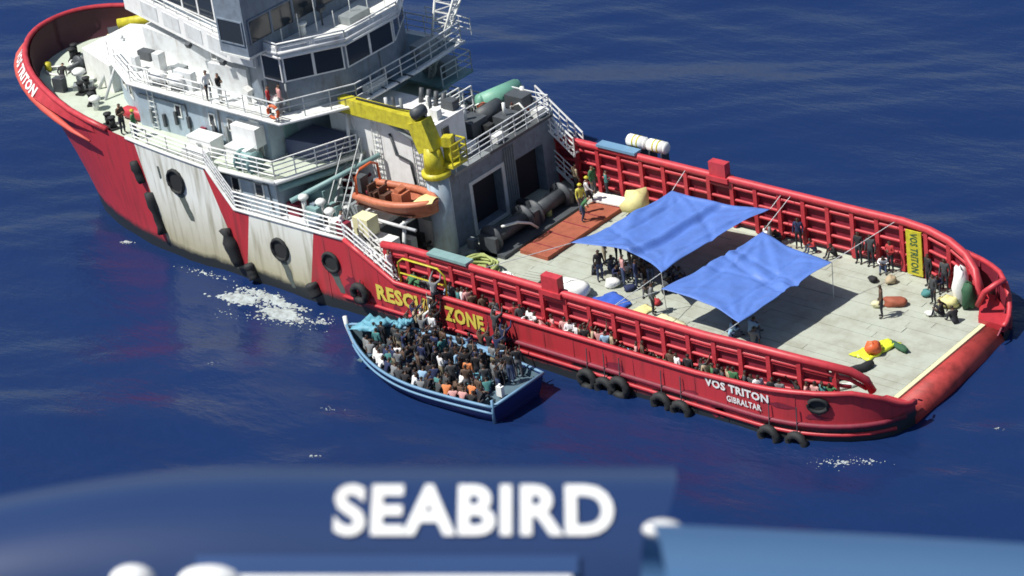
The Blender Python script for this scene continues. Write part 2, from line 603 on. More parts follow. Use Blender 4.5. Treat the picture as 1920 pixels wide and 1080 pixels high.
AFTX = [29.0, 28.97, 28.88, 28.7, 28.4, 28.0, 27.4, 26.7, 26, 25, 24, 23, 20, 16, 12, 8, 5, 3, 1.7, 0.7, -0.4, -1.4, -3, -5, -7.3, -9.1, -9.9, -10.7]
BOWT = [0, .04, .09, .14, .2, .27, .34, .41, .48, .55, .62, .69, .75, .81, .86, .905, .94, .97, .99, 1.0]
def column(kind, val, z):
    if kind == 'x':
        return val, half_b(val, z)
    x0, ln, e = bow_shape(z)
    s = math.sin(val * math.pi / 2)
    return x0 - ln * s, BEAM * (1 - s ** e) ** (1 / e)
COLS = [('x', x) for x in AFTX] + [('t', t) for t in BOWT]

def col_top(c):
    if c[0] == 'x':
        return top_z(c[1])
    z = 7
    for _ in range(5):
        z = top_z(column('t', c[1], z)[0])
    return z

def hull_rows(zlo, off, K, cols):
    """rows of points for port side going forward then starboard side going aft"""
    port, star = [], []
    for c in cols:
        zt = col_top(c)
        row = []
        for k in range(K + 1):
            z = zlo(c) + (zt - zlo(c)) * k / K
            x, b = column(c[0], c[1], z)
            if off and c[0] == 't':
                x += off * math.sin(c[1] * math.pi / 2)
            row.append((x, b - off if c[1] != 1.0 or c[0] == 'x' else b * 0, z))
        port.append([(x, -max(b, 0), z) for x, b, z in row])
        star.append([(x, max(b, 0), z) for x, b, z in row])
    return port, star
port, star = hull_rows(lambda c: -1.5, 0, 16, COLS)
mb = MB()
mb.grid([r for r in port] + [r for r in star[::-1]][1:])
# transom under the roller
b0 = half_b(29.0, 1)
mb.add([(29.0, -b0, -1.5), (29.0, b0, -1.5), (29.0, b0, 0.9), (29.0, -b0, 0.9)], [(0, 1, 2, 3)])
hull = obj('hull', mb, M['hull'], SHIP, recalc=True)

# bulwark inside plating and cap rail
def bulwark(cols, deck, capmat, name, r=0.13):
    p, s = hull_rows(lambda c: deck, 0.16, 2, cols)
    mb = MB()
    for side in (p, s):
        mb.grid(side)
    # stanchions behind the plating
    for side in (p, s):
        for row in side[::2]:
            a, t = Vector(row[0]), Vector(row[-1])
            mb.bar(a + Vector((0, -.35 * math.copysign(1, a.y), 0)), t, .05, 4)
    o = obj(name, mb, M['red_dark'], SHIP)
    return o
main_cols = [c for c in COLS if c[0] == 'x' and c[1] > -1.0]
bow_cols = [c for c in COLS if c[0] == 't' and c[1] > 0.16]
bulwark(main_cols, DK, 'red', 'bulwark')
p, s = hull_rows(lambda c: BD - 0.2, 0.2, 3, bow_cols)
obj('bow_bulwark', MB().grid(p + s[::-1][1:]), mat('maroon_with_shade', (.07, .018, .03), .6, dirt=.5, scale=2), SHIP)  # maroon darkened to hold the shadow inside the bow

def rim_path(cols, dz=0, off=0.0):
    out = []
    for c in cols:
        z = col_top(c)
        x, b = column(c[0], c[1], z + dz)
        if c[0] == 't':
            x -= off * math.sin(c[1] * math.pi / 2)
            b += off * math.cos(c[1] * math.pi / 2)
        else:
            b += off
        out.append((x, b, z + dz))
    return out
for side in (-1, 1):
    pts = [(x, side * b, z) for x, b, z in rim_path(main_cols + [('x', -1.4)])]
    obj('cap_rail', MB().tube(pts, .13, 6), M['red_rail'], SHIP)
    pts = [(x, side * b, z) for x, b, z in rim_path([c for c in COLS if c[0] == 'x' and c[1] <= -1.4] + [('t', t) for t in BOWT[:4]])]
    obj('deck_edge', MB().tube(pts, .10, 6), M['white'], SHIP)
pp = [(x, -b, z) for x, b, z in rim_path(bow_cols)]
obj('bow_cap_rail', MB().tube(pp + [(x, -y, z) for x, y, z in pp[::-1][1:]], .17, 8), M['red_rail'], SHIP)
pp = [(x, -b, z) for x, b, z in rim_path([('t', t) for t in BOWT if t > .25], -1.05, .40)]
rr_ = [0.06 + 0.50 * min(1, k / 8) for k in range(len(pp))]
obj('bow_fender', MB().tube(pp + [(x, -y, z) for x, y, z in pp[::-1][1:]], rr_ + rr_[::-1][1:], 12), mat('sunlit_red_fender', (.62, .10, .075), .6, dirt=.5, scale=2, dark=.7), SHIP)  # red lightened to stand for sunlight on the fender top
def bow_pt(t, dz, off=.03):
    z = top_z(column('t', t, 7.4)[0]) + dz
    x, b = column('t', t, z)
    return (x - off * math.sin(t * math.pi / 2), -(b + off * math.cos(t * math.pi / 2)), z)
vs, fs, w = text_mesh('VOS TRITON', .40, .04, 1.0)
obj('bow_apron', MB().grid([[bow_pt(t, dz, .03 + of * min(1, (t - .26) / .25)) for dz, of in ((-.02, .07), (-.30, .33), (-.62, .59))] for t in np.linspace(.26, 1.0, 26)]), M['red_rail'], SHIP)
obj('bow_lettering', MB().add([bow_pt(.76 - a / w * .27, -.56 + .48 * b / .40, .60 - .44 * b / .40 + .03) for a, b in vs], fs), M['white_clean'], SHIP)
for side in (-1, 1):
    pts = [hull_pt(x, 1.72, side, .04) for x in np.linspace(8.6, 28.9, 40)]
    obj('rubbing_strake', MB().tube(pts, .13, 6), M['red_dark'], SHIP)
    pts = [hull_pt(x, 1.28, side, .03) for x in np.linspace(-2, 28.7, 40)]
    obj('rubbing_strake', MB().tube(pts, .10, 6), M['red'], SHIP)

# black rubber fenders along the edges of the white bands
def hull_line(x0, z0, x1, z1, side, off, n=10):
    return [hull_pt(x0 + (x1 - x0) * k / n, z0 + (z1 - z0) * k / n, side, off) for k in range(n + 1)]
_r = random.Random(11)
for (x0, z0, x1, z1, r) in ((-16.45, 5.6, -16.1, 4.4, .30), (-15.75, 3.9, -15.3, 1.6, .32), (-10.0, 3.2, -9.4, 1.2, .38), (-8.7, 1.5, -8.4, .7, .4), (-4.2, 1.5, -3.9, .8, .4)):
    obj('rubber_fender', MB().tube(hull_line(x0, z0, x1, z1, -1, .08, 6), [r * _r.uniform(.6, 1.1) for _ in range(7)], 8), M['black'], SHIP)

def hull_patch(name, outline, mats, off=0.02, parent=SHIP):
    """flat painted mark that follows the hull side; outline in (x, z)"""
    n = len(outline)
    cx = sum(p[0] for p in outline) / n
    cz = sum(p[1] for p in outline) / n
    vs, fs = [hull_pt(cx, cz, -1, off)], []
    rings = 3
    for k in range(1, rings + 1):
        for (x, z) in outline:
            vs.append(hull_pt(cx + (x - cx) * k / rings, cz + (z - cz) * k / rings, -1, off))
    for i in range(n):
        fs.append((0, 1 + i, 1 + (i + 1) % n))
        for k in range(rings - 1):
            a = 1 + k * n
            fs.append((a + i, a + n + i, a + n + (i + 1) % n, a + (i + 1) % n))
    return obj(name, MB().add(vs, fs, 0, True), mats, parent)

def oval(cx, cz, a, b, tilt=0, n=14):
    return [(cx + a * math.cos(t) * math.cos(tilt) - b * math.sin(t) * math.sin(tilt), cz + a * math.cos(t) * math.sin(tilt) + b * math.sin(t) * math.cos(tilt))
            for t in [2 * math.pi * i / n for i in range(n)]]

def discharge(cx, cz, a, b, length, drift, w):
    """an overboard opening: dark oval hole in a raised steel rim, with its run mark below"""
    h = hull_patch('overboard_opening', oval(cx, cz, a, b), M['black'], .03)
    ring = [hull_pt(x, z, -1, .05) for x, z in oval(cx, cz, a * 1.06, b * 1.06)]
    obj('opening_rim', MB().tube(ring, .10, 6, closed=True), M['black'], h)
    k = 7
    le = [(cx - w * (1 - .5 * i / k) + drift * i / k + _r.uniform(-.05, .05), cz - b * .7 - length * i / k) for i in range(k + 1)]
    ri = [(cx + w * (1 - .5 * i / k) + drift * i / k + _r.uniform(-.05, .05), cz - b * .7 - length * i / k) for i in range(k + 1)]
    hull_patch('run_mark', le + ri[::-1], M['stain'], .012)
discharge(-13.25, 5.15, .55, .62, 1.7, .75, .33)
discharge(-6.15, 2.9, .52, .55, 1.7, .55, .30)
discharge(-2.55, 3.05, .5, .48, 1.3, .5, .32)
discharge(26.1, 2.75, .38, .3, .3, 0, .15)
hull_patch('run_mark', [(-14.6, 5.75), (-14.45, 5.75), (-14.4, 5.1), (-14.55, 5.0)], M['stain'], .015)

_r = random.Random(23)
for k in range(16):                               # scuffs and rubbed places low on the red side
    cx, cz = _r.uniform(-2.5, 26.5), _r.uniform(1.2, 2.6)
    if (-.2 < cx < 7.6 or 20 < cx < 23.8) and cz > 1.5:
        cz = 1.3
    w, h = _r.uniform(.25, .9), _r.uniform(.12, .5)
    hull_patch('scuff_mark', [(cx + w * math.cos(t) * _r.uniform(.5, 1.2), max(.8, cz + h * math.sin(t) * _r.uniform(.5, 1.3))) for t in [2 * math.pi * i / 11 for i in range(11)]], M['red_dark'], .010)
for (cx, w, h) in ((14.2, 1.7, .55), (18.6, 1.3, .55), (24.6, 1.4, .5)):
    hull_patch('scuff_mark', [(cx + w * math.cos(t) * _r.uniform(.7, 1.15), 1.15 + h * math.sin(t) * _r.uniform(.6, 1.25)) for t in [2 * math.pi * i / 17 for i in range(17)]], M['black'], .014)
for k in range(17):
    x = -2.9 + k * 1.75
    obj('weld_seam', MB().tube([hull_pt(x, z, -1, .004) for z in (.9, 1.6, 2.3, top_z(x) - .1)], .016, 4), M['red_dark'], SHIP)
def hull_text(s, x, z, size, width, m, bold, slope=0.0, name='lettering'):
    vs, fs, w = text_mesh(s, size, bold, width)
    mb = MB()
    n = len(vs)
    front = [hull_pt(x + a, z + b + slope * a, -1, .045) for a, b in vs]
    mb.add(front, fs)
    return obj(name, mb, m, SHIP)
tz = 1.72
hull_text('RESCUE', 0.38, tz, .88, 0.95, M['yellow_text'], .045)
hull_text('ZONE', 4.85, tz, .84, 0.80, M['yellow_text'], .045)
hull_text('VOS TRITON', 20.45, 2.52, .42, 1.03, M['white_clean'], .04)
hull_text('GIBRALTAR', 21.6, 2.02, .32, 0.80, M['white_clean'], .03)

# ------------------------------------------------------------------ decks
def edge_poly(xs, z, off):
    return [(x, -(half_b(x, z) - off)) for x in xs] + [(x, half_b(x, z) - off) for x in xs[::-1]]
obj('main_deck', MB().prism(edge_poly([-9, 5, 23, 24.5, 26, 27.2, 27.9], DK, .12), DK - .35, DK - .06), M['deck_green'], SHIP)
deck = bpy.data.objects['main_deck']
_r = random.Random(4)
rows = 26
for i in range(rows):
    y0 = -6.3 + 12.6 * i / rows
    y1 = y0 + 12.6 / rows - .012
    x = 1.0
    cuts = [1.0 + _r.uniform(3, 6)]
    while cuts[-1] < 23:
        cuts.append(cuts[-1] + _r.uniform(5, 7.5))
    xe = 27.75 if max(abs(y0), abs(y1)) < 4.6 else 27.75 - 1.5 * (max(abs(y0), abs(y1)) - 4.5)
    cuts = [c for c in cuts if c < xe - 1] + [xe]
    for c in cuts:
        obj('plank', MB().box(x, c - .02, y0, y1, DK - .08, DK + _r.uniform(-.012, .012)), M['plank'] if _r.random() < .6 else M['plank2'], deck)
        x = c
bow_top = []
for t in BOWT:
    x, b = column('t', t, BD)
    bow_top.append((x + .1, -max(0, b - .1)))
fo = [(-6.2, -7.0), (-10.7, -7.25)] + bow_top + [(x, -y) for x, y in bow_top[::-1][1:]] + [(-10.7, 7.25), (-6.2, 7.0), (-4.4, 2.5), (-4.4, -2.5)]
obj('forecastle_deck', MB().prism(fo, BD - .16, BD), M['deck_green'], SHIP)
obj('boat_deck', MB().prism(edge_poly([-10.8, -9, -5, -1.4], AD, .06), AD - .2, AD), M['greywhite'], SHIP)
obj('boat_deck_bulkhead', MB().box(-1.5, -1.38, -7.3, -2.21, DK, AD - .21), M['darkgrey'], SHIP)  # dark grey puts the shade under the rescue boat into the colour
obj('boat_deck_bulkhead', MB().box(-1.5, -1.38, 2.5, 7.3, DK, AD - .21), M['greywhite'], SHIP)
obj('passage_bench', MB().box(1.8, 25, -6.92, -6.70, DK, DK + .34), M['red_dark'], SHIP)

# stern roller, between the rounded stern corners
mb = MB().bar((28.32, -3.75, 1.18), (28.32, 3.75, 1.18), .72, 20)
ro = obj('stern_roller', mb, M['roller'], SHIP)
obj('stern_apron', MB().add([(27.77, -3.8, 1.93), (27.77, 3.8, 1.93), (27.98, 3.8, 1.91), (27.98, -3.8, 1.91), (27.77, -3.8, 1.6), (27.77, 3.8, 1.6), (27.98, 3.8, 1.55), (27.98, -3.8, 1.55)],
    [(0, 1, 2, 3), (7, 6, 5, 4), (0, 3, 7, 4), (1, 5, 6, 2), (2, 6, 7, 3), (0, 4, 5, 1)], 0), M['cream'], SHIP, recalc=True)
for s in (-1, 1):
    mb = MB().prism([(26.4, s * 6.2), (26.8, s * 5.3), (27.6, s * 3.82), (28.97, s * 3.8), (28.7, s * 4.55), (28.2, s * 5.2), (27.2, s * 6.05)], DK - .1, 2.12)
    obj('stern_corner_plating', mb, M['red'], SHIP)
    if s > 0:
        pts = [(27.3, 4.3, 2.5), (27.7, 4.3, 3.3), (28.2, 4.5, 3.75), (28.3, 5.0, 3.7), (27.7, 5.7, 3.2)]
        obj('stern_guard_hoop', MB().tube(pts, .14, 8), M['red_rail'], SHIP)

# ------------------------------------------------------------------ cargo rails (inboard of the bulwarks)
def rail_path(s):
    pts = [(0.4, 6.6, 4.35)] + [(x, 6.6, 4.5) for x in (2, 5, 8, 11, 14, 17, 20)] + [(22, 6.55, 4.55), (23.5, 6.4, 4.5), (24.8, 6.12, 4.35), (25.9, 5.7, 4.1), (26.7, 5.15, 3.75), (27.2, 4.7, 3.2), (27.35, 4.5, 2.6)]
    return [Vector((x, s * y, z)) for x, y, z in pts]
def on_rail(s, x):
    P = rail_path(s)
    for a, b in zip(P[:-1], P[1:]):
        if a.x <= x <= b.x:
            return a.lerp(b, (x - a.x) / (b.x - a.x))
    return P[-1]
for s in (-1, 1):
    P = rail_path(s)
    rail = obj('cargo_rail', MB().tube(P, .20, 10), M['red_rail'], SHIP)
    low = [q - Vector((0, 0, .42)) for q in P[:-1]]
    obj('rail_bar', MB().tube(low, .10, 6), M['red_rail'], rail)
    for f in (.42, .66, .87):
        obj('rail_bar', MB().tube([Vector((q.x, q.y, DK + (q.z - DK) * (1 - f))) for q in P[:-2]], .085, 6), M['red_rail'], rail)
    base = None
    for k in range(19):
        x = .6 + k * 1.42
        q = on_rail(s, x)
        me = MB()
        me.box(-.11, .11, -.12, .12, 0, q.z - DK - .1)
        me.add([(-.03, s * .12, 0), (.03, s * .12, 0), (.03, s * .75, 0), (-.03, s * .75, 0), (-.03, s * .12, 1.1), (.03, s * .12, 1.1)],
               [(0, 1, 2, 3), (0, 3, 4), (1, 5, 2), (3, 2, 5, 4), (0, 4, 5, 1)])
        obj('rail_post', me, M['red_rail'], rail, loc=(x, q.y, DK))
    P2 = [q for q in P if q.x < 26.5]
    obj('rail_backing_plate', MB().grid([[(q.x, q.y + (.16 if s > 0 else .10), z) for z in (DK + .02, 2.9, q.z - .25)] for q in P2], 0, False), M['red_dark'], rail)
    obj('rail_plate', MB().grid([[(q.x, q.y + s * .05, q.z - .58), (q.x, q.y + s * .05, q.z - .1)] for q in P if q.x < 26.5], 0, False), M['red_rail'], rail)
    # roller block standing on the rail amidships
    bx = obj('roller_block', MB().box(10.75, 11.75, s * 6.6 - .22, s * 6.6 + .22, 4.5, 5.35).box(10.6, 11.9, s * 6.6 - .3, s * 6.6 + .3, 4.35, 4.6), M['red_rail'], rail)
    obj('rail_gangway', MB().box(3.6, 6.1, s * 6.6 - .28, s * 6.6 + .30, 4.66, 4.80), M['teal'] if s < 0 else M['boat_light'], rail)
mb = MB()
mb.box(22.3, 23.15, 6.20, 6.28, 2.0, 4.35)
sign = obj('name_board', mb, M['yellow'], SHIP)
vs, fs, w = text_mesh('VOS TRITON', .42, .02, 1.0)
mb = MB()
mb.add([(22.52 + b, 6.185, 4.25 - a * 2.1 / w) for a, b in vs], [f[::-1] for f in fs])
obj('lettering', mb, M['darkgreen'], sign)
# ------------------------------------------------------------------ superstructure
def panel_on(p0, p1, z0, z1, out, u0, u1, v0, v1):
    """box plate on the wall p0-p1 (plan points) between fractions u, v; out = thickness outwards (to the right of p0->p1)"""
    a, b = Vector((p0[0], p0[1], 0)), Vector((p1[0], p1[1], 0))
    d = b - a
    n = Vector((d.y, -d.x, 0)).normalized()
    mb = MB()
    q0, q1 = a + d * u0, a + d * u1
    za, zb = z0 + (z1 - z0) * v0, z0 + (z1 - z0) * v1
    vs = []
    for off in (-.02, out):
        for (q, z) in ((q0, za), (q1, za), (q1, zb), (q0, zb)):
            vs.append(q + n * off + Vector((0, 0, z)))
    mb.add(vs, [(0, 1, 2, 3), (7, 6, 5, 4), (0, 4, 5, 1), (1, 5, 6, 2), (2, 6, 7, 3), (3, 7, 4, 0)])
    return mb

def window_on(parent, p0, p1, z0, z1, u0, u1, frame='white_clean', fw=.07):
    a, b = Vector((p0[0], p0[1], 0)), Vector((p1[0], p1[1], 0))
    w = (b - a).length
    f = fw / w
    g = fw / (z1 - z0)
    o = obj('window', panel_on(p0, p1, z0, z1, .03, u0 + f, u1 - f, g, 1 - g), M['glass'], parent, recalc=True)
    mb = MB()
    for (ua, ub, va, vb) in ((u0, u0 + f, 0, 1), (u1 - f, u1, 0, 1), (u0 + f, u1 - f, 0, g), (u0 + f, u1 - f, 1 - g, 1)):
        q = panel_on(p0, p1, z0, z1, .06, ua, ub, va, vb)
        mb.add(q.v, q.f)
    return o, mb

def glaze(parent, p0, p1, z0, z1, n, margin=.02, frame='white_clean'):
    """n window panes side by side on a wall, and one frame for the strip"""
    fr = MB()
    for i in range(n):
        u0 = margin + (1 - 2 * margin) * i / n
        u1 = margin + (1 - 2 * margin) * (i + 1) / n
        o, mb = window_on(parent, p0, p1, z0, z1, u0, u1)
        fr.add(mb.v, mb.f)
    obj('window_frame', fr, M[frame], parent, recalc=True)

# -- lower accommodation between boat deck and forecastle deck
ah = obj('lower_deckhouse', MB().prism([(-6.7, -6.55), (-10.6, -6.7), (-10.6, 6.7), (-6.7, 6.55)], AD, BD - .17), M['bluegrey'], SHIP)
for u in (.2, .62):
    o, fr = window_on(ah, (-10.6, -6.7), (-6.7, -6.55), AD + .9, AD + 1.8, u, u + .16)
    obj('window_frame', fr, M['white'], o, recalc=True)

# -- main deckhouse on the forecastle deck
HP = [(-8.0, -5.25), (-17.8, -5.25), (-21.3, -3.3), (-22.4, -1), (-22.4, 1), (-21.3, 3.3), (-17.8, 5.25), (-8.0, 5.25)]
dh = obj('deckhouse', MB().prism(HP, BD, CD - .14), M['bluegrey'], SHIP)
for u, w in ((.56, .05), (.70, .05), (.80, .05), (.30, .05)):
    o, fr = window_on(dh, HP[1], HP[0], BD + 1.1, BD + 1.85, u, u + w)
    obj('window_frame', fr, M['white'], o, recalc=True)
d = obj('door', panel_on(HP[1], HP[0], BD + .15, BD + 2.1, .05, .87, .945, 0, 1), M['white'], dh, recalc=True)
obj('handle', MB().box(-8.8, -8.6, -5.36, -5.30, BD + 1.0, BD + 1.08), M['darkgrey'], d)
d = obj('door', panel_on(HP[7], HP[0], BD + .1, BD + 2.1, .05, .80, .89, 0, 1) if False else panel_on(HP[0], HP[7], BD + .1, BD + 2.1, .05, .1, .19, 0, 1), M['teal'], dh, recalc=True)
for (a, b, n) in ((HP[2], HP[1], 2), (HP[3], HP[2], 2), (HP[4], HP[3], 1)):
    for k in range(n):
        o, fr = window_on(dh, a, b, BD + 1.15, BD + 1.9, .2 + .4 * k, .42 + .4 * k)
        obj('window_frame', fr, M['white'], o, recalc=True)

# bridge deck (roof of the deckhouse)
CP = [(-6.5, -5.75), (-17.9, -5.6), (-21.7, -3.6), (-22.9, -1.1), (-22.9, 1.1), (-21.7, 3.6), (-17.9, 5.6), (-4.6, 6.3), (-4.35, 2.4), (-4.35, -2.2)]
obj('bridge_deck', MB().prism(CP, CD - .14, CD), M['white'], SHIP)
obj('deck_fascia', MB().tube([(x, y, CD - .05) for x, y in CP], .10, 5, closed=True), M['white_clean'], SHIP)
# rails round the bridge deck
mb = MB()
railing(mb, [(-11.5, -5.6, CD), (-6.6, -5.65, CD), (-4.5, -2.1, CD), (-4.5, 2.4, CD), (-4.75, 6.2, CD), (-12, 5.9, CD)], 1.05, 3, 1.1, .035, .035)
obj('railing', mb, M['greywhite'], SHIP)
obj('blue_grey_sheet', MB().prism([(-8.3, -1.0), (-4.55, -1.0), (-4.6, 2.4), (-4.8, 5.9), (-8.3, 5.7)], CD + .002, CD + .012), M['deck_blue'], SHIP)  # thin blue-grey sheet over the aft part of the bridge deck
# small locker house and steps on the bridge deck
mb = MB().prism([(-12.9, -4.2), (-10.3, -4.0), (-10.3, -2.6), (-12.9, -2.6)], CD, CD + 1.5)
ho = obj('bridge_plinth', mb, M['greywhite'], SHIP)
obj('door', panel_on((-10.3, -4.0), (-10.3, -2.6), CD + .1, CD + 1.4, .05, .25, .8, 0, 1), M['darkgrey'], ho, recalc=True)
obj('bridge_plinth', MB().prism([(-20.0, -2.2), (-14.0, -3.0), (-14.0, 3.0), (-20, 2.2)], CD, 10.55), M['greywhite'], SHIP)

# aft control room under the wheelhouse with its sloped corners
BAY = [(-8.4, -4.5), (-7.0, -4.5), (-5.2, -1.8), (-5.2, 1.8), (-7.0, 4.5), (-8.4, 4.5)]
bay = obj('aft_control_room', MB().prism([(-13.8, -2.5)] + BAY + [(-13.8, 2.5)], CD, 12.25), M['slate'], SHIP)
glaze(bay, BAY[1], BAY[2], 10.75, 12.1, 2)
glaze(bay, BAY[2], BAY[3], 10.75, 12.1, 2)
glaze(bay, BAY[3], BAY[4], 10.75, 12.1, 2)
glaze(bay, BAY[0], BAY[1], 10.75, 12.1, 1)
RF = [(-7.95, -4.6), (-6.85, -4.75), (-4.85, -1.95), (-4.85, 1.95), (-6.85, 4.75), (-7.95, 4.6)]
rf = obj('roof', MB().prism(RF, 12.25, 12.40), M['white'], bay)
mb = MB()
for a, b in zip(RF[:-1], RF[1:]):
    mb.bar((*a, 12.46), (*b, 12.46), .12, 6)
    mb.bar((*a, 12.20), (*b, 12.20), .09, 6)
obj('roof_edge', mb, M['white_clean'], rf)
fr = MB()
for a, b in zip(RF[:-1], RF[1:]):
    A, B = Vector((*a, 0)), Vector((*b, 0))
    n = max(1, round((B - A).length / 1.6))
    for k in range(n + 1):
        q = A.lerp(B, k / n)
        fr.bar((q.x, q.y, 12.3), (q.x, q.y, 12.95), .045, 5)
    fr.bar((*a, 12.95), (*b, 12.95), .045, 6)
obj('roof_rail', fr, M['white_clean'], rf)
for a, b in zip(RF[:-1], RF[1:]):
    n = max(1, round((Vector(b) - Vector(a)).length / 1.7))
    for k in range(n):
        obj('parapet_panel', panel_on(a, b, 12.42, 12.82, .05, (k + .03) / n, (k + .97) / n, 0, 1), M['white_clean'], rf, recalc=True)
        obj('panel_inset', panel_on(a, b, 12.50, 12.74, .07, (k + .12) / n, (k + .88) / n, 0, 1), M['greywhite'], rf, recalc=True)
rl = obj('roof_locker', MB().box(-6.6, -5.8, -.5, 1.0, 12.41, 12.85), M['grey'], rf)
obj('roof_vent', MB().bar((-7.3, -2.4, 12.4), (-7.3, -2.4, 13.0), .16, 8).bar((-7.3, -2.4, 13.0), (-7.3, -2.4, 13.12), .26, 8), M['white'], rf)
mb = MB()
for yy in (-1.0, 2.6):
    obj('roof_searchlight', MB().bar((-7.3, yy, 12.41), (-7.3, yy, 13.3), .05, 5).obox((-7.25, yy, 13.35), (.3, .42, .22), ry=.3), M['darkgrey'], rf)

# wheelhouse above, wide, with glass all round
WH = [(-8.45, -6.1), (-10.9, -6.1), (-11.6, -4.3), (-20.0, -2.6), (-21.2, 0), (-20, 2.6), (-11.6, 4.3), (-10.9, 6.1), (-8.45, 6.1)]
wh = obj('wheelhouse', MB().prism([(-7.9, -5.7), (-9.9, -5.7), (-10.6, -4.0), (-20.0, -2.1), (-21.1, 0), (-20, 2.1), (-10.6, 4.0), (-9.9, 5.7), (-7.9, 5.7)], 12.42, 16.2), M['slate'], SHIP)
glaze(wh, (-7.9, -5.7), (-7.9, 5.7), 13.0, 14.3, 7, .02, 'slate')
glaze(wh, (-9.9, -5.7), (-7.9, -5.7), 13.0, 14.3, 1, .06, 'slate')
glaze(wh, (-20, -2.1), (-10.6, -4.0), 12.75, 14.2, 6, .01)
# white bulwark of the bridge wing that runs forward on the port side, and its end box
S = [(-22.0, -1.2), (-11.9, -3.75), (-10.25, -3.75)]
mb = MB()
mb.prism([(-21.6, -1.8), (-10.9, -4.5), (-8.9, -4.5), (-8.9, -3.9), (-10.9, -3.9), (-21.6, -1.2)], 11.15, 12.40)
sl = obj('bridge_wing_bulwark', mb, M['white_clean'], SHIP)
for i in range(9):
    x = -20.6 + i * 1.1
    y = -1.8 - (x + 21.6) * .252
    obj('bulwark_stiffener', MB().box(x - .03, x + .03, y + .58, y + .75, 11.3, 12.35), M['greywhite'], sl)
mb = MB()
mb.box(-10.6, -8.95, -4.60, -4.52, 11.25, 12.25)
obj('wing_end_box', mb, M['greywhite'], sl)
mb = MB()
railing(mb, [(-20.5, -2.05, 12.40), (-10.9, -4.45, 12.40)], .5, 2, 1.2, .03, .03)
obj('railing', mb, M['white'], sl)
obj('bridge_wing_floor', MB().prism([(-21.5, -1.3), (-10.9, -3.9), (-8.95, -3.88), (-8.95, -2.6), (-21.5, -.2)], 11.16, 11.28), M['greywhite'], SHIP)
obj('bridge_wing', MB().box(-9.95, -7.85, -5.75, -4.55, 12.3, 12.41), M['white'], SHIP)

for k in range(4):
    x0 = -19.6 + k * 2.3
    a, b2 = x0, x0 + 1.7
    ya, yb = -1.8 - (a + 21.6) * .252, -1.8 - (b2 + 21.6) * .252
    obj('bulwark_panel', panel_on((a, ya), (b2, yb), 11.4, 12.2, .03, 0, 1, 0, 1), M['greywhite'], sl, recalc=True)
for k, (x, y, z) in enumerate(((-9.2, -4.62, 12.0), (-11.4, -4.45, 11.0), (-14.8, -3.62, 11.0))):
    obj('floodlight', MB().obox((x, y, z), (.3, .22, .25), rx=.4).bar((x, y, z), (x, y + .2, z + .15), .04, 5), M['darkgrey'], SHIP)
for pts, r in (([(-17.5, -5.30, 8.4), (-14, -5.30, 8.4), (-13.9, -5.30, 6.6)], .05), ([(-8.3, -5.30, 8.7), (-11.5, -5.30, 8.7), (-11.6, -5.30, 7.2)], .05), ([(-10.9, -6.75, 5.9), (-7.2, -6.62, 5.9), (-7.1, -6.62, 4.4)], .05),
               ([(-13.5, -3.2, 9.3), (-11, -3.9, 9.3), (-8.6, -4.6, 9.3), (-8.5, -4.6, 10.6)], .06), ([(-6.9, -4.55, 9.2), (-6.9, -4.55, 10.7)], .06), ([(-5.15, .6, 9.2), (-5.15, .6, 10.7)], .06)):
    obj('wall_pipe', MB().tube(pts, r, 5), M['grey'], SHIP)
for k, (x, y) in enumerate(((-7.4, -4.9), (-9.6, -4.7))):
    obj('vent_cowl', MB().bar((x, y, CD), (x, y, CD + .7), .12, 8).obox((x + .08, y - .1, CD + .8), (.4, .4, .35), ry=.4), M['white'], SHIP)
ca = MB()
for k in range(5):
    ca.tube([(-4.5 + .12 * k, -2.0 + k * .9, CD + .02), (-5.0, -1.7 + k * .8, CD + .05), (-5.1 - .1 * (k % 2), -1.2 + k * .8, CD + .02)], .05, 5)
obj('deck_cable', ca, M['darkgrey'], SHIP)
obj('deck_box', MB().box(-4.95, -4.6, -1.2, .2, CD, CD + .5), M['greywhite'], SHIP)
obj('deck_box', MB().box(-5.6, -4.9, 3.2, 4.6, CD, CD + .8), M['grey'], SHIP)
# starboard lattice mast with its ladder and the starboard wing rails
mb = MB()
f0, f1 = Vector((-6.4, 5.3, 7.0)), Vector((-4.6, 6.4, 12.6))
for dx, dy in ((-.3, -.35), (.3, -.35), (.0, .45)):
    mb.bar(f0 + Vector((dx * .3, dy * .3, 0)), f1 + Vector((dx * 2.4, dy * 2.4, 0)), .07, 6)
for k in range(11):
    t = k / 10
    c = f0.lerp(f1, t)
    g = .3 + 2.1 * t
    P = [c + Vector((dx * g, dy * g, 0)) for dx, dy in ((-.3, -.35), (.3, -.35), (.0, .45))]
    for i in range(3):
        mb.bar(P[i], P[(i + 1) % 3], .035, 4)
    if k < 10:
        c2 = f0.lerp(f1, (k + 1) / 10)
        g2 = .3 + 2.1 * (k + 1) / 10
        P2 = [c2 + Vector((dx * g2, dy * g2, 0)) for dx, dy in ((-.3, -.35), (.3, -.35), (.0, .45))]
        for i in range(3):
            mb.bar(P[i], P2[(i + 1) % 3], .03, 4)
obj('lattice_mast', mb, M['white'], SHIP)
mb = MB().prism([(-12, 4.6), (-5.0, 4.6), (-5.0, 7.1), (-12, 7.1)], 6.9, 7.05)
obj('starboard_platform', mb, M['teal'], SHIP)
mb = MB()
railing(mb, [(-12, 7.05, 7.05), (-5.05, 7.05, 7.05), (-5.05, 4.7, 7.05)], 1.1, 3, 1.1, .035, .035)
railing(mb, [(-8, 7.2, 9.2), (-4.6, 6.9, 9.2)], .9, 3, .8, .03, .03)
obj('railing', mb, M['greywhite'], SHIP)
obj('starboard_locker', MB().box(-7.3, -5.6, 5.6, 6.6, 7.06, 7.9), M['grey'], SHIP)

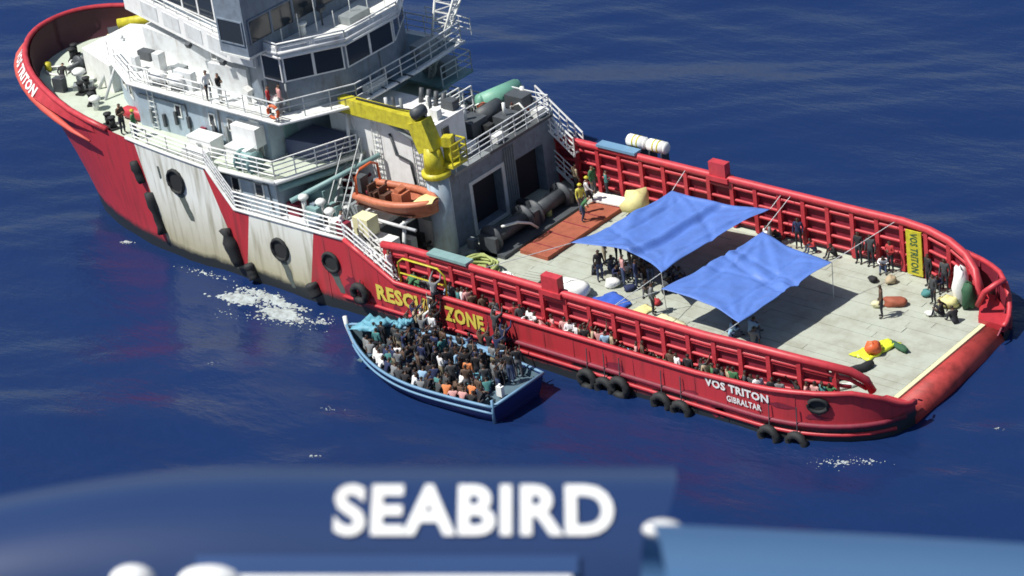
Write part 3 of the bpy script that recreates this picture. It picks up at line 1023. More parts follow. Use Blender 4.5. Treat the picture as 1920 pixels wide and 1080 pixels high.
# -- funnel casing and the aft block
cs = obj('funnel_casing', MB().box(-6.6, -.21, -2.2, .95, DK, 8.3), M['white_clean'], SHIP)
obj('casing_top', MB().box(-6.7, -.12, -2.28, 1.02, 8.3, 8.38), M['white_clean'], cs)
mb = MB()
for k in range(4):
    mb.bar((-1.2 - .5 * k, .55, 8.3), (-1.2 - .5 * k, .75, 9.1), .13, 8)
obj('exhaust_pipe', mb, M['darkgrey'], cs)
for k in range(3):
    o = obj('vent_louvre', MB().box(-2.9 + k * .95, -2.2 + k * .95, -2.25, -2.19, 3.4, 4.0), M['grey'], cs)
obj('casing_hatch', MB().box(-5.6, -4.7, -2.26, -2.19, 6.7, 7.5), M['greywhite'], cs)
mb = MB()
for k in range(14):
    z = 4.3 + k * .28
    mb.bar((-.9, -2.26, z), (-.5, -2.26, z), .02, 4)
mb.bar((-.92, -2.28, 4.2), (-.92, -2.28, 8.2), .025, 4).bar((-.48, -2.28, 4.2), (-.48, -2.28, 8.2), .025, 4)
obj('casing_ladder', mb, M['grey'], cs)
obj('wall_pipe', MB().tube([(-2.4, -2.28, 7.9), (-2.1, -2.3, 6.8), (-1.2, -2.3, 6.6), (-1.0, -2.3, 5.1)], .07, 6), M['darkgrey'], cs)

# wall with two deep door openings
ab = MB()
W0, W1 = .12, .70
ab.box(W0, W1, -1.65, -.15, DK, 6.0).box(W0, W1, 2.15, 3.3, DK, 6.0).box(W0, W1, 5.5, 6.6, DK, 6.0)
ab.box(W0, W1, -.15, 2.15, 4.75, 6.0).box(W0, W1, 3.3, 5.5, 4.6, 6.0).box(W0, W1, -.15, 2.15, DK, 2.15)
aft = obj('aft_wall', ab, M['slate'], SHIP)
obj('doorway_dark', MB().box(.112, .135, -.14, 2.14, 2.16, 4.74), M['void'], aft)  # dark plate set in the opening as its unlit depth
obj('doorway_dark', MB().box(.112, .135, 3.31, 5.49, DK, 4.59), M['void'], aft)
mb = MB()
for (a, b, c, d_) in ((-.15, 2.15, 2.15, 4.75),):
    mb.box(W1, W1 + .06, a - .22, a, c - .2, d_ + .2).box(W1, W1 + .06, b, b + .22, c - .2, d_ + .2).box(W1, W1 + .06, a, b, d_, d_ + .2).box(W1, W1 + .06, a, b, c - .2, c)
obj('doorway_frame', mb, M['greywhite'], aft)
mb = MB()
for k in range(5):
    y = 2.5 + k * .17
    mb.bar((W1 + .06, y, 2.2), (W1 + .06, y, 5.6), .035, 5)
obj('wall_pipe', mb, M['grey'], aft)
pf = obj('winch_platform', MB().box(-4.35, 1.15, 1.05, 6.0, 6.0, 6.15), M['darkgrey'], SHIP)
mb = MB()
railing(mb, [(1.1, -1.5, 6.15), (1.1, 5.9, 6.15), (-1.5, 5.9, 6.15)], 1.1, 4, .9, .035, .035)
obj('railing', mb, M['greywhite'], pf)
obj('platform_apron', MB().box(-.11, 1.15, -1.7, 1.04, 6.0, 6.15), M['grey'], pf)
mb = MB()
for k in range(3):
    railing(mb, [(-3.6 + .9 * k, 1.3, 6.15), (-3.6 + .9 * k, 3.4, 6.15)], 1.5 + .3 * k, 4, .7, .04, .05)
obj('platform_frame', mb, M['white'], pf)
mb = MB()
mb.box(-3.9, -2.2, 1.6, 3.6, 6.16, 7.0).box(-1.7, -.3, 1.5, 2.7, 6.16, 7.2).box(-.4, .6, 3.2, 4.3, 6.16, 6.9).bar((-1.2, 3.0, 6.7), (-1.2, 4.6, 6.7), .5, 12).box(-1.0, .2, 4.9, 5.7, 6.16, 7.3)
obj('platform_machinery', mb, M['darkgrey'], pf)
mb = MB()
for q in (MB().box(-3.6, -2.7, 1.9, 2.3, 7.0, 7.5), MB().bar((-1.0, 1.8, 7.2), (-1.0, 1.8, 8.0), .12, 8), MB().bar((.1, 3.6, 6.9), (.1, 3.6, 7.6), .09, 6), MB().obox((.2, .6, 6.45), (.5, .9, .35), rz=.4),
          MB().box(.2, .9, 5.2, 5.8, 6.16, 6.6), MB().obox((.7, 2.2, 6.4), (.4, .7, .4), rz=.2), MB().bar((-.6, 5.9, 6.16), (-.6, 5.9, 7.4), .12, 8)):
    obj('platform_fitting', q, M['white'], pf)
mb = MB()
for y in (6.1, 6.9):
    for h in (0, .35, .7, 1.05):
        mb.bar((-.6, y, 6.0 + h), (2.3, y, 3.9 + h), .05 if h in (0, 1.05) else .035, 5)
    for k in range(7):
        q = Vector((-.6, y, 6.0)).lerp(Vector((2.3, y, 3.9)), k / 6)
        mb.bar(q, q + Vector((0, 0, 1.05)), .035, 5)
for k in range(9):
    q = Vector((-.6, 6.1, 6.0)).lerp(Vector((2.3, 6.1, 3.9)), (k + .5) / 9)
    mb.box(q.x - .13, q.x + .13, 6.12, 6.88, q.z - .02, q.z + .02)
obj('platform_stair', mb, M['white_clean'], SHIP)
# starboard side block and green tank
obj('starboard_block', MB().box(-4.4, .11, 1.05, 6.6, DK, 5.99), M['bluegrey'], SHIP)
tk = MB().bar((-2.0, 4.2, 6.8), (-1.5, 6.5, 6.8), .60, 18)
tk.sphere((-2.0, 4.2, 6.8), .60, 14, 7, sx=.5, sy=.5).sphere((-1.5, 6.5, 6.8), .60, 14, 7, sx=.5, sy=.5)
tank = tag(obj('storage_tank', tk, M['green']), 'pale green cylindrical tank lying on the machinery platform behind the crane', 'tank')
obj('tank_saddle', MB().box(-2.3, -1.4, 4.8, 5.0, 6.16, 6.5).box(-2.1, -1.2, 5.9, 6.1, 6.16, 6.5), M['darkgrey'], tank)

# -- stairs from boat deck down to the main deck, port and starboard
def stair(s):
    mb = MB()
    y0, y1 = s * 6.35, s * 7.2
    a, b = min(y0, y1), max(y0, y1)
    P0, P1 = Vector((-1.35, 0, AD)), Vector((1.9, 0, DK + .05))
    n = 9
    for k in range(n):
        q = P0.lerp(P1, (k + .5) / n)
        mb.box(q.x - .14, q.x + .14, a + .04, b - .04, q.z - .02, q.z + .02)
    for y in (a, b):
        mb.add([(P0.x, y - .02, P0.z - .12), (P1.x, y - .02, P1.z - .12), (P1.x, y - .02, P1.z + .12), (P0.x, y - .02, P0.z + .12),
                (P0.x, y + .02, P0.z - .12), (P1.x, y + .02, P1.z - .12), (P1.x, y + .02, P1.z + .12), (P0.x, y + .02, P0.z + .12)],
               [(0, 1, 2, 3), (7, 6, 5, 4), (0, 4, 5, 1), (3, 2, 6, 7)])
        for h in (.4, .72, 1.05):
            mb.bar((P0.x, y, P0.z + h), (P1.x, y, P1.z + h), .035, 5)
        for k in range(6):
            q = P0.lerp(P1, k / 5)
            mb.bar((q.x, y, q.z), (q.x, y, q.z + 1.05), .03, 5)
    return obj('stair', mb, M['white_clean'], SHIP)
stair(-1)
stair(1)
for s in (-1, 1):                              # rails on the sloping hull edge beside the stair
    mb = MB()
    for h in (.25, .55, .85):
        mb.bar((-1.4, s * 7.4, 4.62 + h), (1.65, s * 7.4, 3.0 + h), .04, 5)
    for k in range(6):
        x = -1.3 + k * .58
        z = top_z(x)
        mb.bar((x, s * 7.4, z), (x, s * 7.4, z + .85), .035, 5)
    obj('railing', mb, M['white_clean'], SHIP)
# rails along the hull edge: forecastle deck, slope and boat deck
for s in (-1, 1):
    mb = MB()
    f = [(x, s * (half_b(x, top_z(x)) - .05), top_z(x)) for x in (-16.2, -15, -13.5, -12, -10.75)]
    railing(mb, f, 1.0, 4, 1.0, .04, .035)
    for h in (.25, .5, .75, 1.0):
        mb.bar((-10.75, s * 7.4, 6.5 + h), (-9.05, s * 7.4, 4.5 + h), .04, 5)
    for k in range(4):
        x = -10.6 + k * .5
        mb.bar((x, s * 7.4, top_z(x)), (x, s * 7.4, top_z(x) + 1), .035, 5)
    railing(mb, [(-9.05, s * 7.4, 4.5), (-1.4, s * 7.4, 4.6)], 1.0, 4, 1.1, .04, .035)
    obj('railing', mb, M['white_clean'], SHIP)
mb = MB()
railing(mb, [(-10.6, -7.1, BD), (-6.25, -6.9, BD), (-4.5, -2.6, BD)], 1.05, 4, 1.0, .035, .035)
obj('railing', mb, M['white_clean'], SHIP)
obj('deck_fascia', MB().bar((-10.7, -7.2, BD - .08), (-6.2, -7.0, BD - .08), .13, 6).bar((-6.2, -7.0, BD - .08), (-4.4, -2.5, BD - .08), .13, 6), M['white'], SHIP)
# inclined ladder from boat deck up to forecastle deck
mb = MB()
L0, L1 = Vector((-3.6, -5.6, AD)), Vector((-4.6, -2.75, BD))
sd_ = (L1 - L0).cross(Vector((0, 0, 1))).normalized() * .4
for s in (-1, 1):
    mb.bar(L0 + sd_ * s, L1 + sd_ * s, .09, 5)
    mb.bar(L0 + sd_ * s + Vector((0, 0, .9)), L1 + sd_ * s + Vector((0, 0, .9)), .04, 5)
    for k in (0, .5, 1):
        q = L0.lerp(L1, k) + sd_ * s
        mb.bar(q, q + Vector((0, 0, .9)), .03, 5)
for k in range(9):
    q = L0.lerp(L1, (k + .5) / 9)
    mb.bar(q - sd_, q + sd_, .06, 4)
obj('inclined_ladder', mb, M['grey'], SHIP)
# awning support girders between forecastle deck and casing
mb = MB().bar((-6.4, -6.6, 5.9), (-4.4, -2.4, 6.0), .18, 6).bar((-5.6, -6.7, 5.4), (-3.2, -2.4, 6.6), .14, 6)
obj('deck_girder', mb, M['teal'], SHIP)

obj('wall_locker', MB().box(-10.0, -8.25, -5.95, -5.26, BD + .9, BD + 1.95), M['white_clean'], SHIP)
obj('door', panel_on(BAY[0], BAY[1], CD + .08, CD + 1.6, .04, .1, .7, 0, 1), M['darkgrey'], bay, recalc=True)
obj('stair_awning', MB().box(-14.9, -13.6, -4.9, -4.5, CD, CD + 1.0), M['greywhite'], SHIP)
mb = MB()
railing(mb, [(-17.8, -5.45, CD), (-12.2, -5.5, CD)], 1.0, 3, 1.4, .03, .03)
railing(mb, [(-21.5, -3.6, CD), (-17.8, -5.45, CD)], 1.0, 3, 1.2, .03, .03)
obj('railing', mb, M['white_clean'], SHIP)
for k, (x, y, sx, sy, sz) in enumerate(((-15.5, -3.9, .8, .5, .7), (-17.4, -3.6, .5, .5, 1.0), (-19.2, -2.9, .9, .5, .5), (-16.4, -4.8, .4, .4, .4), (-18.6, -4.2, .35, .35, .8))):
    obj('deck_box', MB().box(x - sx / 2, x + sx / 2, y - sy / 2, y + sy / 2, CD, CD + sz), M[('grey', 'greywhite', 'darkgrey')[k % 3]], SHIP)
# fittings on the forecastle deck
rr_ = random.Random(5)
wb = MB()
for k, (x, y) in enumerate(((-26.6, 1.6), (-26.6, -1.2))):
    wb.bar((x, y - .55, 7.0), (x, y + .55, 7.0), .28, 12).bar((x, y - .62, 7.0), (x, y - .55, 7.0), .46, 12).bar((x, y + .55, 7.0), (x, y + .62, 7.0), .46, 12)
wb.box(-27.0, -26.2, -.2, .6, 6.5, 7.3).box(-27.2, -26.0, -2.2, 2.6, 6.5, 6.65).bar((-26.6, -2.6, 7.0), (-26.6, 3.0, 7.0), .12, 8)
obj('anchor_windlass', wb, M['darkgrey'], SHIP)
for (x, y) in ((-24.2, -3.6), (-22.6, -4.4), (-24.2, 3.6), (-20.5, 5.2), (-28.4, -.6), (-19.2, -6.2)):
    mb = MB()
    for q in (-.32, .32):
        mb.bar((q, 0, 0), (q, 0, .62), .17, 10).bar((q, 0, .62), (q, 0, .70), .22, 10)
    mb.box(-.6, .6, -.25, .25, 0, .08)
    obj('mooring_bollard', mb, M['black'], SHIP, loc=(x, y, BD + .01), rz=rr_.uniform(0, 3))
obj('deck_pipe', MB().tube([(-28.4, 2.9, 7.2), (-26.8, 4.4, 7.3), (-24.5, 5.5, 7.3), (-21.5, 6.2, 7.3)], .30, 8), M['yellow'], SHIP)
obj('deck_pipe', MB().tube([(-28.4, 2.0, 6.75), (-27.0, 3.5, 6.75), (-24.7, 4.6, 6.75)], .16, 8), M['yellow_pale'], SHIP)
mb = MB().prism([(-25.9, -1.9), (-22.45, -3.0), (-22.45, 2.8), (-25.9, 1.8)], BD, 8.1)
obj('forward_locker', mb, M['white'], SHIP)
mb = MB().bar((-23.7, -3.0, BD), (-22.6, -1.6, 9.3), .10, 6).bar((-22.2, -3.9, BD), (-22.4, -1.7, 9.2), .08, 6).bar((-24.8, -2.4, BD), (-23.4, -1.2, 8.2), .07, 6)
obj('derrick_strut', mb, M['greywhite'], SHIP)
rr_ = random.Random(8)
for k in range(16):
    x, y = rr_.uniform(-28.6, -20.5), rr_.uniform(-5.4, 5.4)
    if abs(y) < half_b(x, 7) - 1.0 and not (-26.3 < x and abs(y) < 3.3):
        sz = rr_.uniform(.25, .6)
        q = MB().box(-sz, sz, -sz * .6, sz * .6, 0, rr_.uniform(.25, .8)) if k % 2 else MB().bar((0, 0, 0), (0, 0, sz * 1.2), sz * .5, 9)
        obj('deck_fitting', q, M[('darkgrey', 'white', 'teal', 'grey', 'yellow')[k % 5]], SHIP, loc=(x, y, BD + .005), rz=rr_.uniform(0, 3))
for k in range(4):
    obj('mooring_line', MB().tube([(-27.8 + .5 * k + .8 * math.cos(a) * (1 + .1 * k), -2.4 + 1.4 * k + .5 * math.sin(a), BD + .06) for a in np.linspace(0, 5.6, 12)], .06, 5), M['canvas'], SHIP)
obj('mushroom_vent', MB().bar((-25.2, -3.0, BD), (-25.2, -3.0, 7.2), .2, 10).sphere((-25.2, -3.0, 7.25), .42, 10, 5, sz=.5), M['white'], SHIP)
obj('mushroom_vent', MB().bar((-21.7, -5.0, BD), (-21.7, -5.0, 7.1), .17, 10).sphere((-21.7, -5.0, 7.15), .36, 10, 5, sz=.5), M['white'], SHIP)
for k, (x, l) in enumerate(((-12.9, 1.7), (-10.1, 1.5))):
    mb = MB().box(0, l, -.45, .45, 0, .85).box(-.04, l + .04, -.49, .49, .85, .93)
    lk = obj('deck_locker', mb, M['white_clean'], SHIP, loc=(x, -6.0, BD + .005))
    obj('lid_handle', MB().box(l * .4, l * .6, -.53, -.49, .6, .66), M['grey'], lk)
obj('deck_locker', MB().box(-.8, .8, -.3, .3, 0, .5), M['white'], SHIP, loc=(-11.9, -6.9, BD + .005))
obj('cable_drum', MB().bar((-8.9, -6.5, BD + .45), (-8.0, -6.5, BD + .45), .45, 14).bar((-8.95, -6.5, BD + .45), (-8.88, -6.5, BD + .45), .6, 14).bar((-8.0, -6.5, BD + .45), (-7.93, -6.5, BD + .45), .6, 14), M['teal'], SHIP)
obj('dark_blue_box', MB().prism([(-7.8, -4.4), (-5.2, -4.0), (-4.9, -2.4), (-7.7, -2.4)], BD, BD + .9), mat('dark_slate_blue', (.06, .08, .16), .6, dirt=.3), SHIP)  # low dark blue box between the deckhouse and the casing

rr_ = random.Random(31)
# ladders, pipes, boxes and small gear about the superstructure
def wall_ladder(x, y, z0, z1, nx=0):
    mb = MB()
    for s in (-.2, .2):
        mb.bar((x + s, y, z0), (x + s, y, z1), .03, 5)
    k = z0 + .15
    while k < z1:
        mb.bar((x - .2, y, k), (x + .2, y, k), .025, 4)
        k += .3
    obj('wall_ladder', mb, M['white'], SHIP)
wall_ladder(-16.6, -5.33, BD, CD + .9)
wall_ladder(-12.6, -3.95, CD, 11.2)
wall_ladder(-3.4, -2.3, AD, 8.9)
for k in range(9):
    x = -16.8 + k * .95
    obj('wall_fitting', MB().box(x, x + rr_.uniform(.12, .35), -5.42, -5.27, BD + .3 + rr_.uniform(0, .5), BD + 1.0 + rr_.uniform(-.1, .7)), M[rr_.choice(['grey', 'darkgrey', 'white', 'red_dark'])], SHIP)
for k, x in enumerate((-16.0, -14.6)):
    rf_ = obj('raft_barrel', MB().bar((x - .45, -5.0, CD + .5), (x + .45, -5.0, CD + .5), .33, 12), M['white_clean'], SHIP)
    obj('cradle', MB().box(x - .3, x + .3, -5.25, -4.75, CD, CD + .22), M['darkgrey'], rf_)
for k in range(12):
    x, y = rr_.uniform(-6.2, -.5), rr_.uniform(-1.9, .7)
    s = rr_.uniform(.12, .35)
    obj('casing_fitting', MB().box(x - s, x + s, y - s * .7, y + s * .7, 8.38, 8.38 + rr_.uniform(.15, .6)) if k % 2 else MB().bar((x, y, 8.38), (x, y, 8.38 + rr_.uniform(.4, 1.1)), .09, 8), M[rr_.choice(['greywhite', 'grey', 'darkgrey', 'white'])], cs)
for k in range(16):
    x, y = rr_.uniform(-4.2, .8), rr_.uniform(1.2, 5.7)
    s = rr_.uniform(.12, .35)
    obj('platform_fitting', MB().box(x - s, x + s, y - s, y + s, 6.15, 6.15 + rr_.uniform(.3, 1.3)) if k % 2 else MB().tube([(x, y, 6.15), (x, y, 6.9), (x + .4, y + .2, 7.1), (x + .9, y + .3, 6.5)], .07, 5), M[rr_.choice(['grey', 'darkgrey', 'black', 'white', 'rust'])], pf)
for k in range(8):
    x, y = rr_.uniform(-9.0, -8.4), rr_.uniform(-2.5, 2.5)
    obj('roof_aerial', MB().bar((-7.6 + k * .3, -3.6 + k * .95, 12.4), (-7.6 + k * .3, -3.6 + k * .95, 13.2 + .5 * (k % 3)), .03, 5), M['white'], rf)
# gear crowded on the boat deck and under the rescue boat
for k in range(26):
    x, y = rr_.uniform(-6.0, .4), rr_.uniform(-7.0, -2.6)
    z = AD if x < -1.7 else DK
    s = rr_.uniform(.15, .4)
    q = MB().box(x - s, x + s, y - s * .7, y + s * .7, z, z + rr_.uniform(.3, 1.1)) if k % 3 else MB().tube([(x, y, z), (x, y, z + .7), (x + .2, y + .4, z + 1.0), (x + .2, y + .9, z + .9)], .09, 6)
    obj('deck_gear', q, M[rr_.choice(['darkgrey', 'darkgrey', 'grey', 'teal', 'black', 'red_dark', 'white', 'slate'])], SHIP)
for k in range(14):
    x, y = rr_.uniform(1.0, 3.6), rr_.uniform(-4.4, 5.8)
    s = rr_.uniform(.12, .35)
    obj('deck_gear', MB().box(x - s, x + s, y - s, y + s * .7, DK, DK + rr_.uniform(.2, .9)) if k % 2 else MB().bar((x, y, DK), (x, y, DK + .6), s * .6, 9), M[rr_.choice(['darkgrey', 'black', 'grey', 'rope', 'darkgreen', 'slate'])], SHIP)
# fittings on the boat deck
mb = MB()
mb.box(-6.1, -5.0, -5.0, -3.6, AD, AD + 1.1).box(-4.9, -4.2, -6.4, -5.6, AD, AD + .9)
obj('ventilation_box', mb, M['teal'], SHIP)
for (x, y, h) in ((-5.2, -6.2, 1.3), (-4.3, -5.9, 1.1), (-3.0, -6.6, 1.2), (-2.4, -6.8, .9)):
    obj('mushroom_vent', MB().bar((x, y, AD), (x, y, AD + h), .14, 8).sphere((x, y, AD + h), .3, 8, 5, sz=.6), M['white'], SHIP)
obj('hose_box', MB().box(-7.0 + .5, -5.7, -6.2, -5.5, AD, AD + .7), M['red_dark'], SHIP)
cr = MB()
for x in (-2.3, .2):
    cr.bar((x, -5.3, DK if x > -1 else AD), (x, -4.7, 4.7), .10, 6).bar((x, -2.6, AD), (x, -3.2, 4.7), .10, 6).bar((x, -5.0, 4.6), (x, -2.9, 4.6), .10, 6)
cr.bar((-2.6, -5.0, 4.55), (1.2, -5.0, 4.55), .09, 6).bar((-2.6, -3.0, 4.55), (1.2, -3.0, 4.55), .09, 6)
obj('boat_cradle', cr, M['greywhite'], SHIP)
obj('cradle_box', MB().box(-1.9, -.9, -6.2, -5.4, AD, AD + .95), M['cream'], SHIP)
obj('step_rack', MB().box(-1.2, .2, -6.1, -5.2, 3.2, 3.26).box(-1.2, .2, -6.1, -5.2, 3.6, 3.66).box(-1.2, .2, -6.1, -5.2, 4.0, 4.06).box(-1.2, -1.14, -6.1, -5.2, DK, 4.0).box(.14, .2, -6.1, -5.2, DK, 4.0), M['white'], SHIP)

# -- crane on its grey pedestal, boom stowed forward
cb = obj('deck_crane', MB().bar((.95, -2.75, DK), (.95, -2.75, 6.6), .62, 20, .56), M['bluegrey'], SHIP)
obj('crane_flange', MB().bar((.95, -2.75, 6.55), (.95, -2.75, 6.8), .74, 20), M['yellow'], cb)
obj('crane_column', MB().bar((.95, -2.75, 6.8), (.85, -2.75, 8.1), .58, 12, .42).obox((.55, -2.75, 8.65), (1.1, .75, 1.6), ry=-.35), M['yellow'], cb)
B0, B1 = Vector((.35, -2.75, 9.25)), Vector((-5.35, -2.35, 9.05))
dirb = (B1 - B0).normalized()
def beam(p, q, w0, h0, w1, h1):
    d = (q - p).normalized()
    a = d.cross(Vector((0, 0, 1))).normalized()
    u = a.cross(d)
    vs = []
    for c, w, h in ((p, w0, h0), (q, w1, h1)):
        for s, t in ((-1, -1), (1, -1), (1, 1), (-1, 1)):
            vs.append(c + a * s * w / 2 + u * t * h / 2)
    return MB().add(vs, [(0, 1, 2, 3), (7, 6, 5, 4), (0, 4, 5, 1), (1, 5, 6, 2), (2, 6, 7, 3), (3, 7, 4, 0)])
obj('crane_boom', beam(B0, B1, .62, .75, .5, .8), M['yellow'], cb, recalc=True)
obj('boom_ram', MB().bar((.3, -2.75, 8.0), B0.lerp(B1, .45) - Vector((0, 0, .35)), .13, 8).bar(B0.lerp(B1, .2) - Vector((0, 0, .36)), B0.lerp(B1, .46) - Vector((0, 0, .36)), .08, 8), M['grey'], cb)
obj('boom_hose', MB().tube([B0 + Vector((.2, .3, .2)), B0.lerp(B1, .1) + Vector((0, .1, .55)), B0.lerp(B1, .3) + Vector((0, 0, .5)), B0.lerp(B1, .8) + Vector((0, 0, .45))], .05, 5), M['black'], cb)
obj('boom_winch', MB().bar((.35, -3.1, 9.85), (.35, -2.4, 9.85), .3, 12), M['darkgrey'], cb)
mb = MB().box(1.1, 2.0, -2.6, -1.5, 7.0, 7.15)
railing(mb, [(1.1, -1.5, 7.15), (2.0, -1.5, 7.15), (2.0, -2.6, 7.15)], 1.1, 3, .5, .04, .04)
mb.obox((1.45, -2.0, 7.6), (.5, .6, .8)).obox((1.5, -2.2, 8.3), (.5, .5, .5), rz=.4)
obj('crane_platform', mb, M['yellow'], cb)
obj('control_seat', MB().obox((1.3, -1.9, 8.15), (.4, .45, .5)).obox((1.15, -1.9, 8.6), (.12, .45, .5)), M['darkgrey'], cb)
obj('boom_rest', MB().bar((-5.0, -2.7, BD), (-5.0, -2.5, 8.6), .09, 6).bar((-4.9, -2.0, BD), (-5.0, -2.3, 8.6), .09, 6), M['white_clean'], SHIP)

# -- towing winch and gear under the aft wall, raised hatch cover across the deck
wn_ = MB()
for (x, y0, y1, r) in ((2.6, -1.2, 1.3, .42), (2.7, 2.0, 4.2, .40)):
    wn_.bar((x, y0, 2.65), (x, y1, 2.65), r, 18)
    for y in (y0, y1):
        wn_.bar((x, y - .06, 2.65), (x, y + .06, 2.65), r + .30, 20)
wn_.box(2.1, 3.2, -1.6, -1.35, DK, 2.9).box(2.1, 3.2, 1.5, 1.9, DK, 3.0).box(2.1, 3.2, 4.35, 4.6, DK, 2.9).box(1.8, 3.7, -1.6, 4.6, DK, 2.1)
obj('towing_winch', wn_, M['darkgrey'], SHIP)
obj('winch_guard', MB().tube([(3.1, -.9, 3.3), (3.4, .0, 3.2), (3.5, .8, 2.8), (3.5, 1.3, 2.3)], .07, 6), M['white'], SHIP)
obj('hatch_cover', MB().box(3.95, 5.75, -.7, 5.9, DK, DK + .22), M['rust'], SHIP)
for k in range(5):
    y = .2 + k * 1.25
    obj('hatch_batten', MB().box(3.97, 5.73, y, y + .05, DK + .22, DK + .235), M['red_dark'], bpy.data.objects['hatch_cover'])
# ------------------------------------------------------------------ loose things: tarpaulins
def tarp(label, corners, sag, folds, n=60, seed=1, supports=(), matk='tarp', sides=(0.06, 0.06, 0.06, 0.06)):
    """corners A B C D in order; cloth with sag, pulled-in edges and folds; ropes tie the corners"""
    A, B, C_, D = [Vector(c) for c in corners]
    rr = random.Random(seed)
    ph = [rr.uniform(0, 6) for _ in range(8)]
    P = []
    for i in range(n + 1):
        u = i / n
        row = []
        for j in range(n + 1):
            v = j / n
            # edges drawn in towards the middle
            uu = u + (sides[3] * (1 - u) - sides[1] * u) * 4 * v * (1 - v) * abs(2 * u - 1) ** 2
            vv = v + (sides[0] * (1 - v) - sides[2] * v) * 4 * u * (1 - u) * abs(2 * v - 1) ** 2
            q = A * (1 - uu) * (1 - vv) + B * uu * (1 - vv) + C_ * uu * vv + D * (1 - uu) * vv
            z = -sag * 16 * u * (1 - u) * v * (1 - v)
            for (k, a0, au, av, f, w) in folds:
                t = au * u + av * v - a0
                z += k * math.exp(-(t / w) ** 2) * math.sin(math.pi * min(1, max(0, u))) ** .4
            z += (.03 * math.sin(34 * v + 3 * math.sin(7 * u)) * u * (1 - u) * 4 * abs(2 * v - 1)) + .05 * math.sin(9 * u + 4 * v + ph[0]) * math.sin(7 * v - 3 * u + ph[1]) + .018 * math.sin(21 * u + ph[2]) * math.sin(17 * v + 6 * u + ph[3])
            for cu_, cv_ in ((0, 0), (1, 0), (1, 1), (0, 1)):      # creases running out of the tied corners
                du, dv = abs(u - cu_), abs(v - cv_)
                r = math.hypot(du, dv)
                z += .075 * r * math.exp(-r * 3.2) * 3 * math.sin(15 * math.atan2(dv, du + 1e-6) + ph[4] + 3 * cu_)
            row.append(q + Vector((0, 0, z)))
        P.append(row)
    me = MB().grid(P).mesh('tarpaulin', M[matk])
    o = obj('tarpaulin', me, None)
    so = o.modifiers.new('thickness', 'SOLIDIFY')
    so.thickness = .012
    tag(o, label, 'tarpaulin', 'blue awnings over the working deck')
    for a, b in supports:
        obj('tie_rope', MB().bar(a, b, .018, 4), M['greywhite'], o)
    return o
tarp('large bright blue tarpaulin stretched over the deck nearer the crane', [(8.1, -1.5, 3.85), (9.5, 4.9, 4.1), (14.8, 5.8, 3.9), (14.1, -2.1, 4.0)], .22,
     [(.20, .50, .0, 1.0, 0, .035), (-.22, .57, .0, 1.0, 0, .05), (.10, .3, .5, .6, 0, .04), (.12, .75, .6, -.2, 0, .05), (-.08, .25, .1, 1, 0, .02), (.07, .8, -.1, 1, 0, .025), (-.06, .35, 1, .3, 0, .02), (-.08, 1.1, 1, .6, 0, .025)], seed=2,
     supports=[((8.1, -1.5, 3.85), (6.5, -6.5, 4.4)), ((9.5, 4.9, 4.1), (9.2, 6.5, 4.5)), ((14.8, 5.8, 3.9), (15.0, 6.5, 4.4)), ((14.1, -2.1, 4.0), (14.6, -6.5, 4.45)), ((14.1, -2.1, 4.0), (14.1, -2.0, DK)), ((9.5, 4.9, 4.1), (9.5, 4.9, DK))],
     sides=(.04, .04, .05, .11))
tarp('smaller bright blue tarpaulin stretched over the deck nearer the stern', [(15.0, -3.3, 3.9), (15.9, 3.6, 3.95), (20.55, 2.6, 3.95), (20.0, -4.1, 3.9)], .14,
     [(-.08, .60, 1.0, .12, 0, .015), (.06, .65, 1.0, .10, 0, .02), (-.08, .71, 1.0, .08, 0, .015), (.08, .2, .4, .5, 0, .04), (.07, .95, .9, .5, 0, .04), (-.07, .42, 1.0, -.2, 0, .02), (.06, .3, .2, 1.0, 0, .03), (-.06, .75, .1, 1.0, 0, .02)], seed=5,
     supports=[((15.0, -3.3, 3.9), (14.6, -6.5, 4.5)), ((15.9, 3.6, 3.95), (15.6, 6.5, 4.5)), ((20.55, 2.6, 3.95), (21.6, 6.4, 4.5)), ((20.0, -4.1, 3.9), (20.6, -6.5, 4.5)), ((20.55, 2.6, 3.95), (20.5, 2.6, DK)), ((15.9, 3.6, 3.95), (15.9, 3.6, DK))],
     sides=(.02, .03, .0, .05))

def bundle(name, label, cat, c, size, m, seed, rz=0, n=12, squash=1.0, group=None):
    """soft lumpy sack or heap"""
    rr = random.Random(seed)
    P = []
    k = [(rr.uniform(1, 4), rr.uniform(0, 6), rr.uniform(1, 4), rr.uniform(0, 6)) for _ in range(4)]
    for i in range(n):
        a = 2 * math.pi * i / n
        row = []
        for j in range(7):
            t = math.pi * j / 6
            r = 1 + .13 * sum(math.sin(round(p) * a + q) * math.sin(s * t + w) for p, q, s, w in k)
            x, y, z = math.cos(a) * math.sin(t) ** .7, math.sin(a) * math.sin(t) ** .7, -math.cos(t)
            row.append((x * r * size[0] / 2, y * r * size[1] / 2, max(0, (z * r * .5 + .5)) * size[2] * squash))
        P.append(row)
    o = obj(name, MB().grid(P, 0, True, True), M[m], None, loc=c, rz=rz)
    return tag(o, label, cat, group)

